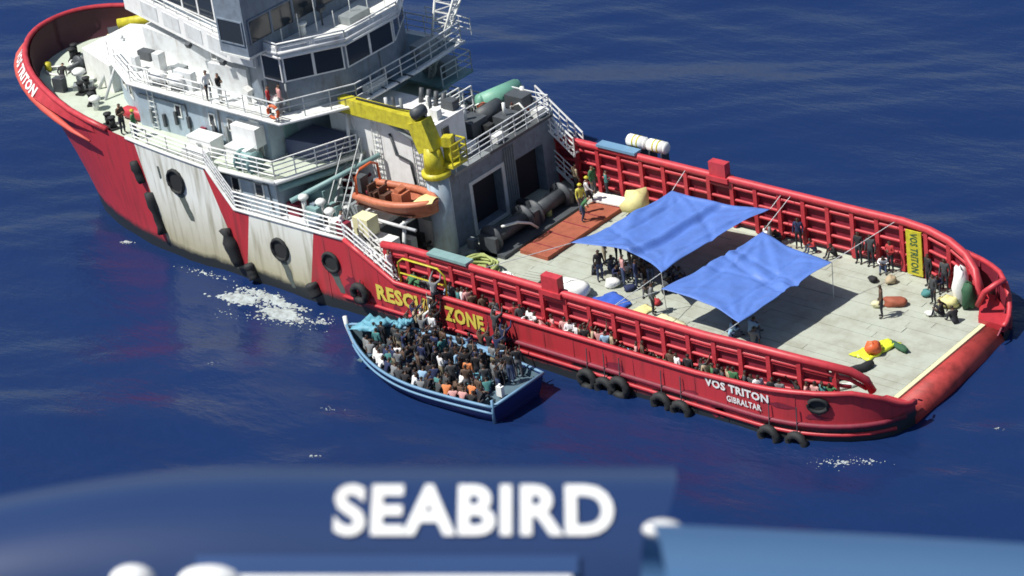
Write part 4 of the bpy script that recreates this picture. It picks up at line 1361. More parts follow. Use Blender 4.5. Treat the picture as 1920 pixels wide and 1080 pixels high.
def flat_sheet(name, label, cat, poly, z, m, seed, amp=.05, n=10):
    """crumpled sheet lying on the deck"""
    rr = random.Random(seed)
    A, B, C_, D = [Vector((*p, 0)) for p in poly]
    P = []
    for i in range(n + 1):
        row = []
        for j in range(n + 1):
            u, v = i / n, j / n
            q = A * (1 - u) * (1 - v) + B * u * (1 - v) + C_ * u * v + D * (1 - u) * v
            e = 1 if 0 < i < n and 0 < j < n else .3
            row.append((q.x + rr.uniform(-.06, .06), q.y + rr.uniform(-.06, .06), z + .02 + rr.uniform(0, amp) * e))
        P.append(row)
    o = obj(name, MB().grid(P), M[m])
    o.modifiers.new('thickness', 'SOLIDIFY').thickness = .015
    return tag(o, label, cat)
ZD = DK + .012
flat_sheet('tarpaulin', 'small folded deep blue tarpaulin lying on deck by the port cargo rail', 'tarpaulin', [(9.9, -3.9), (10.7, -1.7), (12.3, -2.3), (12.0, -4.2)], ZD, 'tarp_dark', 3, .28)
bundle('storage_sack', 'large white canvas heap by the port rail just ahead of the folded blue tarpaulin', 'sack', (9.0, -2.9, ZD), (2.1, 1.5, .75), 'canvas', 4, .3)
bundle('storage_sack', 'small white heap of cloth beside the seated group under the larger awning', 'sack', (10.3, -1.3, ZD), (.8, .6, .45), 'canvas', 14, .8)
bundle('bulk_bag', 'big square pale yellow bulk bag by the far rail forward of the awnings', 'bag', (6.6, 5.5, ZD), (1.5, 1.3, 1.25), 'yellow_pale', 6, .2, 8)
flat_sheet('sleeping_mat', 'mustard mat spread on deck under the edge of the smaller awning', 'mat', [(13.9, -3.9), (14.1, -2.3), (15.8, -2.6), (15.6, -4.2)], ZD, 'cream', 7, .06)
flat_sheet('sleeping_mat', 'narrow pale yellow mat close beside the standing man between the awnings', 'mat', [(12.6, -3.0), (12.8, -2.0), (13.5, -2.1), (13.4, -3.1)], ZD, 'yellow_pale', 8, .06)
flat_sheet('plastic_sheet', 'lime yellow crumpled plastic sheet on the open deck near the stern', 'plastic sheet', [(24.0, -1.4), (24.8, .6), (25.6, .5), (25.1, -1.5)], ZD, 'lime', 9, .22)
bundle('marker_buoy', 'bright orange round buoy lying on the lime yellow sheet', 'buoy', (24.95, -.85, ZD + .1), (.75, .75, .55), 'orange2', 10, 0, 14)
bundle('net_bag', 'olive green net bag lying aft of the lime yellow sheet', 'net bag', (25.8, .1, ZD), (1.2, .35, .25), 'darkgreen', 21, -.35)
mb = MB()
rr_ = random.Random(2)
pts = [(24.4 + .11 * i + .05 * math.sin(i * 1.7), -4.4 + .27 * i, ZD + .13 + .03 * math.sin(i * 2.2)) for i in range(11)]
tag(obj('suction_hose', MB().tube(pts, [.2, .24, .2, .22, .18, .22, .2, .2, .22, .2, .16], 8), M['black']), 'thick black hose lying across the deck next to the orange buoy', 'hose')
pts = [(25.3 + .12 * i, -4.2 + .17 * i + .04 * math.sin(i * 2), ZD + .1) for i in range(8)]
tag(obj('mooring_rope', MB().tube(pts, [.12, .16, .12, .15, .12, .14, .1, .1], 6), M['canvas']), 'white rope hank on deck beside the thick black hose', 'rope')
def coil(name, label, c, r, turns, m, th=.06):
    mb = MB()
    rr = random.Random(int(c[0] * 10))
    for k in range(turns):
        q = r * rr.uniform(.65, 1.0)
        ox, oy = rr.uniform(-.15, .15), rr.uniform(-.15, .15)
        mb.tube([(ox + q * math.cos(a), oy + q * math.sin(a) * rr.uniform(.95, 1.05), th + k * th * .9 + .06 * math.sin(3 * a + k)) for a in np.linspace(0, 2 * math.pi, 15)[:-1]], th, 5, closed=True)
    return tag(obj(name, mb, M[m], None, loc=c), label, 'rope')
coil('mooring_rope', 'pale green heap of mooring rope coiled on deck by the foot of the crane', (3.5, -3.4, ZD), 1.0, 9, 'rope', .07)
coil('mooring_rope', 'small coil of pale rope on deck just outside the port end of the winch', (5.0, -3.3, ZD), .6, 6, 'canvas', .05)
tag(obj('timber_board', MB().obox((0, 0, .05), (1.9, .9, .08)), M['canvas'], None, loc=(4.7, 5.6, DK + .26), rz=.1), 'white board lying on the rust red hatch cover by the far rail', 'board')
mb = MB()
for k in range(6):
    mb.obox((.0, -.6 + k * .24, .12), (1.1, .2, .05))
for k in (-.45, 0, .45):
    mb.obox((k, 0, .045), (.1, 1.4, .09))
tag(obj('wooden_pallet', mb, M['plank'], None, loc=(6.3, -2.6, ZD), rz=.15), 'empty wooden pallet on sunlit deck near the port cargo rail', 'pallet')
# liferaft canisters outside the far rail
raft0 = None
for k, (x, lab) in enumerate(((5.6, 'white liferaft canister on a cradle outside the far rail, forward one of the pair'), (6.9, 'white liferaft canister on a cradle outside the far rail, after one of the pair'))):
    if k == 0:
        raft0 = tag(obj('liferaft_canister', MB().bar((-.5, 0, .35), (.5, 0, .35), .33, 14).sphere((-.5, 0, .35), .33, 12, 6, sx=.45).sphere((.5, 0, .35), .33, 12, 6, sx=.45), M['canvas'], None, loc=(x, 7.3, 4.6)), lab, 'liferaft', 'liferaft canisters by the far rail')
        obj('cradle_leg', MB().box(-.42, -.34, -.3, .3, -1.75, .1).box(.34, .42, -.3, .3, -1.75, .1), M['darkgrey'], raft0)
        obj('strap', MB().bar((-.18, 0, .35), (-.1, 0, .35), .345, 14).bar((.1, 0, .35), (.18, 0, .35), .345, 14), M['yellow'], raft0)
    else:
        dup(raft0, (x, 7.3, 4.6), 0, lab)
# red rescue sausage and life rings forward
tag(obj('fire_hose_roll', MB().tube([(-.95, 0, .34), (-.6, .05, .36), (0, 0, .34), (.7, -.04, .34), (1.05, 0, .33)], [.2, .34, .36, .34, .2], 10), M['red_rail'], None, loc=(-18.6, -4.9, BD + .01), rz=.15), 'fat red rolled bundle lying on the walkway against the deckhouse corner', 'roll')
def life_ring(label, c, rot):
    n = 20
    o = obj('life_ring', MB().tube([(.33 * math.cos(a), 0, .33 * math.sin(a)) for a in np.linspace(0, 2 * math.pi, n + 1)[:-1]], .085, 7, closed=True), M['orange2'], None, loc=c)
    o.rotation_euler = rot
    mb = MB()
    for a in (0.6, 2.2, 3.8, 5.4):
        mb.bar((.33 * math.cos(a - .12), 0, .33 * math.sin(a - .12)), (.33 * math.cos(a + .12), 0, .33 * math.sin(a + .12)), .092, 7)
    obj('reflective_band', mb, M['canvas'], o)
    return tag(o, label, 'life ring')
life_ring('orange life ring on the rail at the after corner of the bridge deck', (-6.75, -5.8, CD + .62), (0, 0, 0.1))
# hanging tyres along the hull
ty = MB().tube([(.42 * math.cos(a), 0, .42 * math.sin(a)) for a in np.linspace(0, 2 * math.pi, 17)[:-1]], .19, 7, closed=True)
ty = ty.mesh('tyre_fender', M['black'])
for k, (x, z, lab) in enumerate(((13.7, 1.0, 'leftmost black tyre fender of the trio on the hull right of the blue boat'), (14.7, .82, 'middle black tyre fender of the trio on the hull right of the blue boat'), (15.6, 1.1, 'rightmost black tyre fender of the trio on the hull right of the blue boat'),
        (18.0, .95, 'left black tyre fender of the pair on the hull below the ship name'), (19.1, .85, 'right black tyre fender of the pair on the hull below the ship name'), (23.9, .95, 'single black tyre fender low on the hull at the after quarter'), (25.2, .85, 'half sunk black tyre fender right under the round hull opening'),
        (-.6, 1.9, 'black tyre fender just left of the yellow hull lettering'))):
    t = obj('tyre_fender', ty, M['black'], None, loc=hull_pt(x, z, -1, .28))
    tag(t, lab, 'tyre', 'tyre fenders hung on the port side')
    obj('fender_chain', MB().bar((0, .1, .4), (0, .18, 2.3 - z + .3), .025, 4), M['darkgrey'], t)

# ------------------------------------------------------------------ orange rescue boat on its cradle
rb = thing('rescue_boat', 'orange fast rescue boat on its cradle beside the crane, open cockpit', 'rescue boat', (-.5, -4.0, 4.72), rad(2))
def boat_shell(L, Bm, D, sheer, bow_pow, K=14, J=8, transom=.85, keel=.0):
    rows = []
    for i in range(K + 1):
        t = i / K
        x = -L / 2 + L * t
        b = Bm / 2 * (transom + (1 - transom) * min(1, t * 3)) * (1 - max(0, (t - .45) / .55) ** bow_pow)
        zg = D + sheer * t ** 2.2
        zk = keel + (D * .75) * max(0, (t - .62) / .38) ** 2.2
        row = []
        for j in range(-J, J + 1):
            a = j / J
            w = abs(a) ** .75
            row.append((x, math.copysign(b * w, a), zk + (zg - zk) * abs(a) ** 2.1))
        rows.append(row)
    return rows
rows = boat_shell(4.7, 2.0, .8, .25, 2.4)
h = obj('boat_hull', MB().grid(rows), M['orange'], rb)
h.modifiers.new('thickness', 'SOLIDIFY').thickness = .06
for s in (0, -1):
    pts = [Vector(r[s]) + Vector((0, 0, .02)) for r in rows]
    obj('buoyancy_tube', MB().tube(pts, [.19] * (len(pts) - 2) + [.17, .1], 8), M['orange'], rb)
obj('floorboards', MB().box(-2.4, 1.3, -.8, .8, .30, .36), M['brown'], rb)
obj('steering_console', MB().box(-.3, .35, -.35, .35, .36, 1.15).obox((.0, 0, 1.25), (.3, .6, .25), ry=.4), M['orange'], rb)
for x in (-1.0, -1.7):
    obj('seat', MB().box(x - .2, x + .2, -.3, .3, .36, .85).box(x - .24, x - .16, -.3, .3, .85, 1.2), M['brown'], rb)
obj('outboard_engine', MB().box(-2.75, -2.35, -.28, .28, .7, 1.5).box(-2.65, -2.45, -.1, .1, -.1, .7), M['darkgrey'], rb)
obj('roll_bar', MB().tube([(-2.1, -.9, .85), (-2.1, -.85, 1.9), (-2.1, -.4, 2.15), (-2.1, .4, 2.15), (-2.1, .85, 1.9), (-2.1, .9, .85)], .07, 6), M['orange2'], rb)
obj('bow_dodger', MB().grid([[(1.2 + .28 * i, y * (.85 - .13 * i), .92 + .05 * i + .16 * (1 - y * y)) for y in (-1, -.5, 0, .5, 1)] for i in range(5)]), M['yellow_pale'], rb)
obj('grab_line', MB().tube([Vector(r[-1]) + Vector((0, .2, -.05 + .05 * (k % 2))) for k, r in enumerate(rows)], .025, 4), M['canvas'], rb)

# ------------------------------------------------------------------ people
def bone_body(J, edges, radii):
    names = list(J)
    me = bpy.data.meshes.new('person')
    me.from_pydata([J[n] for n in names], [(names.index(a), names.index(b)) for a, b in edges], [])
    o = bpy.data.objects.new('person', me)
    COL.objects.link(o)
    mod = o.modifiers.new('skin', 'SKIN')
    mod.use_smooth_shade = True
    if not me.skin_vertices:
        raise RuntimeError('no skin layer')
    for i, n in enumerate(names):
        r = radii[n]
        me.skin_vertices[0].data[i].radius = r if isinstance(r, tuple) else (r, r)
        me.skin_vertices[0].data[i].use_root = (n == 'pelvis')
    sb = o.modifiers.new('sub', 'SUBSURF')
    sb.levels = 1
    dg = bpy.context.evaluated_depsgraph_get()
    dg.update()
    out = bpy.data.meshes.new_from_object(o.evaluated_get(dg))
    bpy.data.objects.remove(o)
    bpy.data.meshes.remove(me)
    return out

RADII = dict(pelvis=(.145, .12), waist=(.125, .10), chest=(.16, .115), neck0=(.09, .08), neck=.055, head=(.085, .10), crown=(.062, .075),
             sh_l=.075, sh_r=.075, el_l=.048, el_r=.048, wr_l=.034, wr_r=.034, hd_l=(.040, .022), hd_r=(.040, .022),
             hp_l=.105, hp_r=.105, kn_l=.066, kn_r=.066, an_l=.043, an_r=.043, to_l=(.045, .032), to_r=(.045, .032))
EDGES = [('pelvis', 'waist'), ('waist', 'chest'), ('chest', 'neck0'), ('neck0', 'neck'), ('neck', 'head'), ('head', 'crown')]
for s_ in 'lr':
    EDGES += [('chest', 'sh_' + s_), ('sh_' + s_, 'el_' + s_), ('el_' + s_, 'wr_' + s_), ('wr_' + s_, 'hd_' + s_),
              ('pelvis', 'hp_' + s_), ('hp_' + s_, 'kn_' + s_), ('kn_' + s_, 'an_' + s_), ('an_' + s_, 'to_' + s_)]

def V3(*a):
    return Vector(a)
def pose(kind):
    J = dict(pelvis=V3(0, 0, .95), waist=V3(0, .01, 1.10), chest=V3(0, .0, 1.32), neck0=V3(0, -.01, 1.45), neck=V3(0, .01, 1.52), head=V3(0, .03, 1.62), crown=V3(0, .02, 1.70))
    for s, k in ((-1, 'l'), (1, 'r')):
        J['sh_' + k] = V3(.19 * s, 0, 1.41)
        J['el_' + k] = V3(.245 * s, -.02, 1.14)
        J['wr_' + k] = V3(.255 * s, .08, .90)
        J['hd_' + k] = V3(.25 * s, .11, .82)
        J['hp_' + k] = V3(.10 * s, 0, .88)
        J['kn_' + k] = V3(.11 * s, .02, .49)
        J['an_' + k] = V3(.12 * s, -.02, .075)
        J['to_' + k] = V3(.14 * s, .15, .035)
    up = ['pelvis', 'waist', 'chest', 'neck0', 'neck', 'head', 'crown', 'sh_l', 'sh_r', 'el_l', 'el_r', 'wr_l', 'wr_r', 'hd_l', 'hd_r']
    def lean(ax, pivot, names):
        R = Matrix.Rotation(ax, 3, 'X')
        for n in names:
            J[n] = pivot + R @ (J[n] - pivot)
    if kind == 'walk':
        J['kn_l'] += V3(0, .20, .02); J['an_l'] += V3(0, .28, .02); J['to_l'] += V3(0, .28, .02)
        J['kn_r'] += V3(0, -.06, 0); J['an_r'] += V3(0, -.30, .05); J['to_r'] += V3(0, -.30, .0)
        J['el_l'] += V3(0, -.1, .02); J['wr_l'] += V3(0, -.16, .04); J['hd_l'] += V3(0, -.18, .05)
        J['el_r'] += V3(0, .12, .02); J['wr_r'] += V3(0, .22, .10); J['hd_r'] += V3(0, .25, .13)
    elif kind == 'arms':
        for s, k in ((-1, 'l'), (1, 'r')):
            J['el_' + k] = V3(.34 * s, .16, 1.40 if s < 0 else 1.58)
            J['wr_' + k] = V3(.30 * s, .34, 1.52 if s < 0 else 1.82)
            J['hd_' + k] = V3(.28 * s, .40, 1.58 if s < 0 else 1.91)
    elif kind == 'climb':
        for s, k in ((-1, 'l'), (1, 'r')):
            J['el_' + k] = V3(.30 * s, .22, 1.55)
            J['wr_' + k] = V3(.24 * s, .36, 1.80)
            J['hd_' + k] = V3(.22 * s, .40, 1.88)
        J['kn_r'] = V3(.16, .36, .80); J['an_r'] = V3(.15, .20, .40); J['to_r'] = V3(.16, .36, .36)
    elif kind in ('sit', 'hug', 'bench'):
        dz = -.78 if kind != 'bench' else -.48
        for n in up + ['hp_l', 'hp_r']:
            J[n] += V3(0, -.06, dz)
        lean(rad(-12) if kind == 'sit' else rad(-24), J['pelvis'].copy(), [n for n in up if n != 'pelvis'])
        for s, k in ((-1, 'l'), (1, 'r')):
            if kind == 'bench':
                J['kn_' + k] = V3(.15 * s, .38, .47); J['an_' + k] = V3(.14 * s, .34, .08); J['to_' + k] = V3(.15 * s, .5, .035)
            else:
                sp_ = .20 if kind == 'sit' else .12
                J['kn_' + k] = V3(sp_ * s, .33, .47); J['an_' + k] = V3(.14 * s, .46, .075); J['to_' + k] = V3(.15 * s, .63, .04)
            z = J['pelvis'].z
            J['el_' + k] = V3(.27 * s, .14, z + .28)
            J['wr_' + k] = V3(.14 * s, .34, z + (.30 if kind != 'bench' else .12))
            J['hd_' + k] = V3(.08 * s, .40, z + (.29 if kind != 'bench' else .09))
        if kind == 'sit':
            J['el_r'] = V3(.34, -.15, .42); J['wr_r'] = V3(.36, -.24, .17); J['hd_r'] = V3(.37, -.20, .09)
    elif kind == 'bend':
        lean(rad(-48), J['pelvis'].copy(), [n for n in up if n != 'pelvis'])
        for s, k in ((-1, 'l'), (1, 'r')):
            J['kn_' + k] += V3(0, .08, -.01)
            J['wr_' + k] = J['el_' + k] + V3(-.04 * s, .14, -.24)
            J['hd_' + k] = J['wr_' + k] + V3(-.01 * s, .03, -.09)
            J['pelvis'].y = -.05
    elif kind == 'crossed':
        for s, k in ((-1, 'l'), (1, 'r')):
            J['el_' + k] = V3(.27 * s, .04, 1.14)
            J['wr_' + k] = V3(.08 * s, .22, 1.20 + .03 * s)
            J['hd_' + k] = V3(-.02 * s, .22, 1.22 + .03 * s)
    return J

def person_mesh(kind, hair=True, sleeves=True):
    J = pose(kind)
    me = bone_body(J, EDGES, RADII)
    seg = {}
    for a, b in EDGES:
        if b in ('head', 'crown') or a == 'head':
            c = 0
        elif b == 'neck':
            c = 0
        elif a.startswith('wr') or (a.startswith('el') and not sleeves):
            c = 0
        elif a in ('pelvis', 'waist', 'chest', 'neck0') and not b.startswith('hp') or a.startswith('sh') or a.startswith('el'):
            c = 2
        elif a.startswith('an'):
            c = 4
        else:
            c = 3
        seg[(a, b)] = c
    segs = [(J[a], J[b], c) for (a, b), c in seg.items()]
    mi = []
    hd = J['head']
    hx = (J['crown'] - J['neck']).normalized()
    fw = V3(0, 1, 0)
    for p in me.polygons:
        q = Vector(p.center)
        best, bc = 9, 0
        for a, b, c in segs:
            d = b - a
            t = min(1, max(0, (q - a).dot(d) / d.length_squared))
            e = (q - a - d * t).length
            if e < best:
                best, bc = e, c
        if bc == 0 and (q - hd).length < .2:
            r = q - hd
            if hair and (r.dot(hx) > .045 or r.dot(fw) < -.035) and r.dot(hx) > -.05:
                bc = 1
        mi.append(bc)
    vs = [tuple(v.co) for v in me.vertices]
    fs = [tuple(p.vertices) for p in me.polygons]
    bpy.data.meshes.remove(me)
    mb = MB()
    mb.add(vs, fs, 0, True)
    mb.mi = mi
    # face: nose, eyes, ears
    fwd = (fw - hx * fw.dot(hx)).normalized()
    rt = fwd.cross(hx)
    def hp(a, b, c):
        return hd + rt * a + hx * b + fwd * c
    mb.add([hp(-.016, -.025, .085), hp(.016, -.025, .085), hp(0, .02, .088), hp(0, -.022, .122)], [(0, 1, 3), (1, 2, 3), (2, 0, 3)], 0, True)
    for s in (-1, 1):
        mb.add([hp(s * .022, .012, .094), hp(s * .046, .012, .084), hp(s * .046, .026, .084), hp(s * .022, .026, .094)], [(0, 1, 2, 3)], 1)
        mb.obox(hp(s * .088, -.005, 0), (.02, .035, .055), mi=0)
    mb.add([hp(-.024, -.048, .090), hp(.024, -.048, .090), hp(.022, -.055, .088), hp(-.022, -.055, .088)], [(0, 1, 2, 3)], 1)
    # hands: four unequal fingers and a thumb, slightly curled
    for k, s in (('l', -1), ('r', 1)):
        w, h_ = J['wr_' + k], J['hd_' + k]
        d = (h_ - w).normalized()
        side = d.cross(V3(s, 0.2, 0.1)).normalized()
        pal = d.cross(side).normalized()
        for i, ln in enumerate((.070, .082, .078, .060)):
            b = h_ + side * (-.030 + .020 * i)
            m1 = b + d * ln * .55 + pal * .006
            m2 = m1 + (d * .8 + pal * .6).normalized() * ln * .5
            mb.bar(b - d * .01, m1, .0095, 5, .009, mi=0)
            mb.bar(m1, m2, .009, 5, .007, mi=0)
        t0 = w + d * .035 - side * .030
        t1 = t0 + (d * .7 - side * .7).normalized() * .045
        mb.bar(t0, t1, .011, 5, .010, mi=0)
        mb.bar(t1, t1 + d * .03, .010, 5, .008, mi=0)
    return mb.mesh('person', [None] * 0 or [M['skin'], M['hair'], M['shirt_white'], M['trousers_dark'], M['shoe']])

M['skin'] = mat('brown_skin', (.10, .050, .030), .5, dirt=0)
M['skin2'] = mat('tan_skin', (.34, .19, .12), .5, dirt=0)
M['hair'] = mat('black_hair', (.010, .009, .009), .6, dirt=0)
M['shoe'] = mat('dark_shoe', (.03, .028, .028), .6, dirt=0)
CLOTH = {'black': (.018, .018, .022), 'charcoal': (.05, .055, .06), 'navy': (.018, .028, .085), 'grey': (.20, .21, .22), 'white': (.78, .78, .78), 'pale blue': (.28, .45, .62),
         'teal': (.06, .21, .21), 'red': (.42, .035, .04), 'orange': (.66, .22, .08), 'pink': (.62, .32, .30), 'green': (.05, .17, .07), 'tan': (.42, .34, .22), 'yellow': (.62, .58, .10), 'brown': (.10, .06, .04)}
for n, c in CLOTH.items():
    M['shirt_' + n] = mat('shirt_' + n.replace(' ', '_'), c, .85, dirt=0)
for n, c in {'dark': (.022, .024, .034), 'denim': (.05, .075, .15), 'grey': (.13, .13, .14), 'tan': (.30, .25, .17), 'white': (.6, .6, .58)}.items():
    M['trousers_' + n] = mat('trousers_' + n, c, .85, dirt=0)
POSES = {k: person_mesh(k, sleeves=k not in ('sit', 'arms')) for k in ('stand', 'walk', 'arms', 'climb', 'sit', 'hug', 'bench', 'bend', 'crossed')}
PR = random.Random(42)
PEOPLE_AT = []
def person(kind, x, y, z, rz, shirt, label, group=None, trousers=None, tan=False, hat=None, scale=None):
    o = bpy.data.objects.new('person', POSES[kind])
    COL.objects.link(o)
    o.location = (x, y, z)
    o.rotation_euler.z = rz
    k = scale or PR.uniform(.94, 1.05)
    o.scale = (k, k, k)
    tr = trousers or PR.choice(['dark', 'dark', 'dark', 'denim', 'denim', 'grey', 'tan'])
    for i, m in ((0, 'skin2' if tan else 'skin'), (2, 'shirt_' + shirt), (3, 'trousers_' + tr)):
        o.material_slots[i].link = 'OBJECT'
        o.material_slots[i].material = M[m]
    tag(o, label, 'person', group)
    if hat:
        J = pose(kind)
        c = J['head']
        hb = MB().sphere((c.x, c.y, c.z + .06), .115, 10, 6, sz=.75).bar((c.x, c.y + .01, c.z + .055), (c.x, c.y + .01, c.z + .07), .135, 10)
        obj('helmet', hb, M[hat], o)
    PEOPLE_AT.append((x, y))
    return o

# -- people placed one by one on the ship
G_D = 'people about on the working deck'
person('stand', 23.45, 2.2, ZD, 2.2, 'brown', 'man in dark clothes standing alone on the sunlit deck, long shadow beside him', G_D, 'dark')
bundle('folded_blanket', 'reddish pink folded blanket on deck behind the man who stands alone', 'blanket', (23.3, 3.4, ZD), (1.1, .7, .4), 'rust', 31, .4)
bundle('storage_sack', 'tan cloth heap on deck left of the reddish pink blanket', 'sack', (22.7, 2.9, ZD), (.5, .4, .3), 'cream', 32, .4)
person('stand', 24.9, 4.35, ZD, 2.8, 'charcoal', 'person in charcoal standing by the yellow bag near the stern', G_D, 'dark')
person('sit', 25.8, 3.6, ZD, 2.0, 'black', 'person in black sitting on deck left of the pair near the stern roller', G_D, 'dark')
person('hug', 26.7, 3.3, ZD, 1.2, 'black', 'person in black hunched on deck closest to the stern roller', G_D, 'dark')
bundle('duffel_bag', 'lumpy yellow bag on deck beside the people near the stern', 'bag', (25.6, 4.5, ZD), (1.0, .7, .5), 'yellow_pale', 33, .3)
bundle('duffel_bag', 'small white bag between the hunched people near the stern', 'bag', (25.3, 3.35, ZD), (.5, .3, .25), 'canvas', 34, .3)
bundle('bulk_bag', 'tall white sack standing in the far stern corner against the rail', 'bag', (26.0, 5.0, ZD), (.75, .75, 1.9), 'canvas', 35, .3, 10)
bundle('net_bag', 'dark green bundle leaning beside the tall white sack in the stern corner', 'net bag', (26.55, 4.75, ZD), (.7, .7, 1.35), 'darkgreen', 36, .3, 10)
person('stand', 13.75, -2.55, ZD, -1.0, 'grey', 'person in grey shirt and black trousers standing in the gap between the awnings', G_D, 'dark')
person('hug', 18.3, -2.6, ZD, -.6, 'pale blue', 'left person in pale blue sitting in shade under the smaller awning', G_D, 'denim')
person('hug', 19.0, -2.0, ZD, -.2, 'pale blue', 'middle person in pale blue sitting in shade under the smaller awning', G_D, 'grey')
person('sit', 19.6, -2.6, ZD, .3, 'grey', 'person in grey sitting in shade at the after edge of the smaller awning', G_D, 'denim')
under = [('hug', 8.7, -.7, 'charcoal'), ('sit', 9.2, .0, 'grey'), ('stand', 9.4, -1.1, 'black'), ('hug', 9.9, -.6, 'navy'), ('stand', 10.0, .5, 'charcoal'), ('sit', 10.3, -.2, 'white'), ('crossed', 9.0, .9, 'navy'), ('hug', 10.6, .6, 'tan'),
         ('stand', 8.6, .3, 'grey'), ('sit', 11.2, .1, 'brown'), ('stand', 10.7, -.9, 'pink'), ('hug', 9.6, 1.4, 'black'), ('hug', 14.2, 1.2, 'black'), ('sit', 15.2, 1.9, 'grey'), ('stand', 15.3, 4.6, 'white'), ('hug', 13.2, .3, 'navy'), ('stand', 15.1, 5.2, 'grey')]
for k, x, y, c in under:
    w = {'hug': 'hunched', 'sit': 'sitting back', 'stand': 'standing', 'crossed': 'standing arms folded'}[k]
    where = 'at the forward edge of the larger awning' if x < 12 else 'in the gap between the two awnings'
    person(k, x, y, ZD, PR.uniform(-2.4, -.6), c, f'person in {c} top {w} {where}', 'people gathered under the larger awning')
for k, x, y, c, h, lab in (('stand', 4.3, 3.9, 'yellow', None, 'deckhand in yellow top standing beside the winch, left of his white mate'), ('walk', 3.9, 4.9, 'white', None, 'deckhand in white coverall walking behind the winch'),
                           ('bend', 4.9, 3.2, 'green', None, 'deckhand in green bending over by the rust red hatch cover'), ('stand', 3.4, 6.0, 'green', None, 'person in green standing by the far rail next to the white sacks'), ('crossed', 4.2, 6.1, 'teal', None, 'person in teal leaning at the far rail, arms folded'),
                           ('stand', 2.4, 5.8, 'tan', None, 'person in tan jacket at the forward end of the far rail')):
    person(k, x, y, ZD if not (3.9 < x < 5.4 and -.7 < y < 5.9) else DK + .23, PR.uniform(-2.5, 0), c, lab, 'crew around the winch', tan=True, hat='yellow' if c in ('yellow', 'white') else None)
person('bend', 3.0, -4.4, ZD, -2.2, 'green', 'crew member in green bending over the rope heap by the port rail', 'crew around the winch', tan=True)
person('stand', 2.1, -4.9, ZD, -2.0, 'yellow', 'crew member in yellow standing behind the port rail above the hull lettering', 'crew around the winch', tan=True, hat='canvas')
person('stand', 5.3, -4.6, ZD, -1.4, 'charcoal', 'crew member in charcoal by the port rail next to the small rope coil', 'crew around the winch', tan=True)
# forecastle
person('crossed', -17.9, -6.5, BD, -1.5, 'brown', 'crew member in brown by the port bow rail, left of a mate in green', 'crew on the forecastle', tan=True)
person('stand', -16.8, -6.6, BD, -1.0, 'green', 'crew member in green by the port bow rail, right of a mate in brown', 'crew on the forecastle', tan=True, hat='yellow')
person('bend', -25.4, -4.0, BD, .6, 'black', 'crew member in black stooping over the bow deck gear', 'crew on the forecastle', tan=True)
person('stand', -12.0, -5.25, CD, -1.7, 'white', 'crew member in white at the edge of the bridge deck', 'crew on the forecastle', 'dark', tan=True)
person('crossed', -11.2, -5.2, CD, -1.2, 'black', 'crew member in black shirt at the edge of the bridge deck', 'crew on the forecastle', 'white', tan=True)
person('stand', -7.6, -5.2, CD, -.9, 'red', 'crew member in red jacket at the after corner of the bridge deck', 'crew on the forecastle', 'dark', tan=True)
person('stand', -7.1, -4.9, CD, -.5, 'pink', 'crew member in pink shirt just behind the one in red', 'crew on the forecastle', 'grey', tan=True)
person('stand', -1.9, -6.9, AD, -1.2, 'white', 'crew member in white at the head of the port stair', 'crew on the forecastle', 'grey', tan=True)
person('walk', .9, -6.8, 2.6, -1.57, 'white', 'person in white stepping off the foot of the port stair', 'crew on the forecastle', 'white', tan=True)

for k, x, y, c, lab in (('stand', 5.9, -5.6, 'charcoal', 'person in charcoal at the inner side of the port rail over the second yellow word'), ('crossed', 6.6, -5.9, 'navy', 'person in navy, arms folded, inside the port rail over the second yellow word'), ('stand', 7.3, -5.7, 'brown', 'person in brown inside the port rail just aft of the lettering'),
                        ('bend', 4.4, -5.7, 'grey', 'person in grey bending down inside the port rail near the rope heap'), ('stand', 3.7, -5.2, 'navy', 'person in navy standing by the rope heap at the crane foot'), ('stand', 12.9, -5.7, 'black', 'person in black inside the port rail aft of the roller block'),
                        ('hug', 13.0, -.7, 'charcoal', 'person in charcoal hunched low at the bottom corner of the larger awning'), ('stand', 11.5, -.9, 'navy', 'person in navy standing under the middle of the larger awning edge'), ('hug', 12.4, .1, 'grey', 'person in grey hunched deep in shade under the larger awning'), ('crossed', 11.9, -.3, 'black', 'person in black, arms folded, just inside the larger awning shade'), ('hug', 12.2, -1.0, 'charcoal', 'person in charcoal hunched between the blue tarpaulin bundle and the awning shade'), ('sit', 12.9, .6, 'grey', 'person in grey sitting in the awning gap, facing the port side'), ('sit', 12.0, .9, 'black', 'person in black sitting in the shade under the larger awning'), ('hug', 16.6, .2, 'black', 'person in black hunched in deep shade under the smaller awning'), ('hug', 17.2, -1.0, 'navy', 'person in navy hunched in deep shade under the smaller awning')):
    person(k, x, y, ZD, PR.uniform(-2.6, -.4), c, lab, G_D)
for k, (x, y, c, m, lab) in enumerate(((8.2, -3.9, .5, 'charcoal', 'dark backpack on deck ahead of the large white canvas heap'), (11.3, -1.2, .45, 'navy', 'small navy bag beside the folded blue tarpaulin'), (13.3, -1.7, .4, 'red', 'small red bag on deck behind the man between the awnings'), (20.4, -3.6, .5, 'grey', 'grey bag on deck at the after edge of the smaller awning'), (19.9, -4.3, .4, 'black', 'black bag on deck by the rail below the smaller awning'),
                             (22.0, 5.2, .5, 'tan', 'tan bag by the far rail left of the yellow name board'), (21.2, 4.9, .4, 'black', 'black bag by the far rail well left of the yellow name board'), (24.2, 4.9, .45, 'teal', 'teal bag by the far rail right of the yellow name board'))):
    bundle('bag', lab, 'bag', (x, y, ZD), (c * 1.3, c, c * .7), 'shirt_' + m, 60 + k, k)
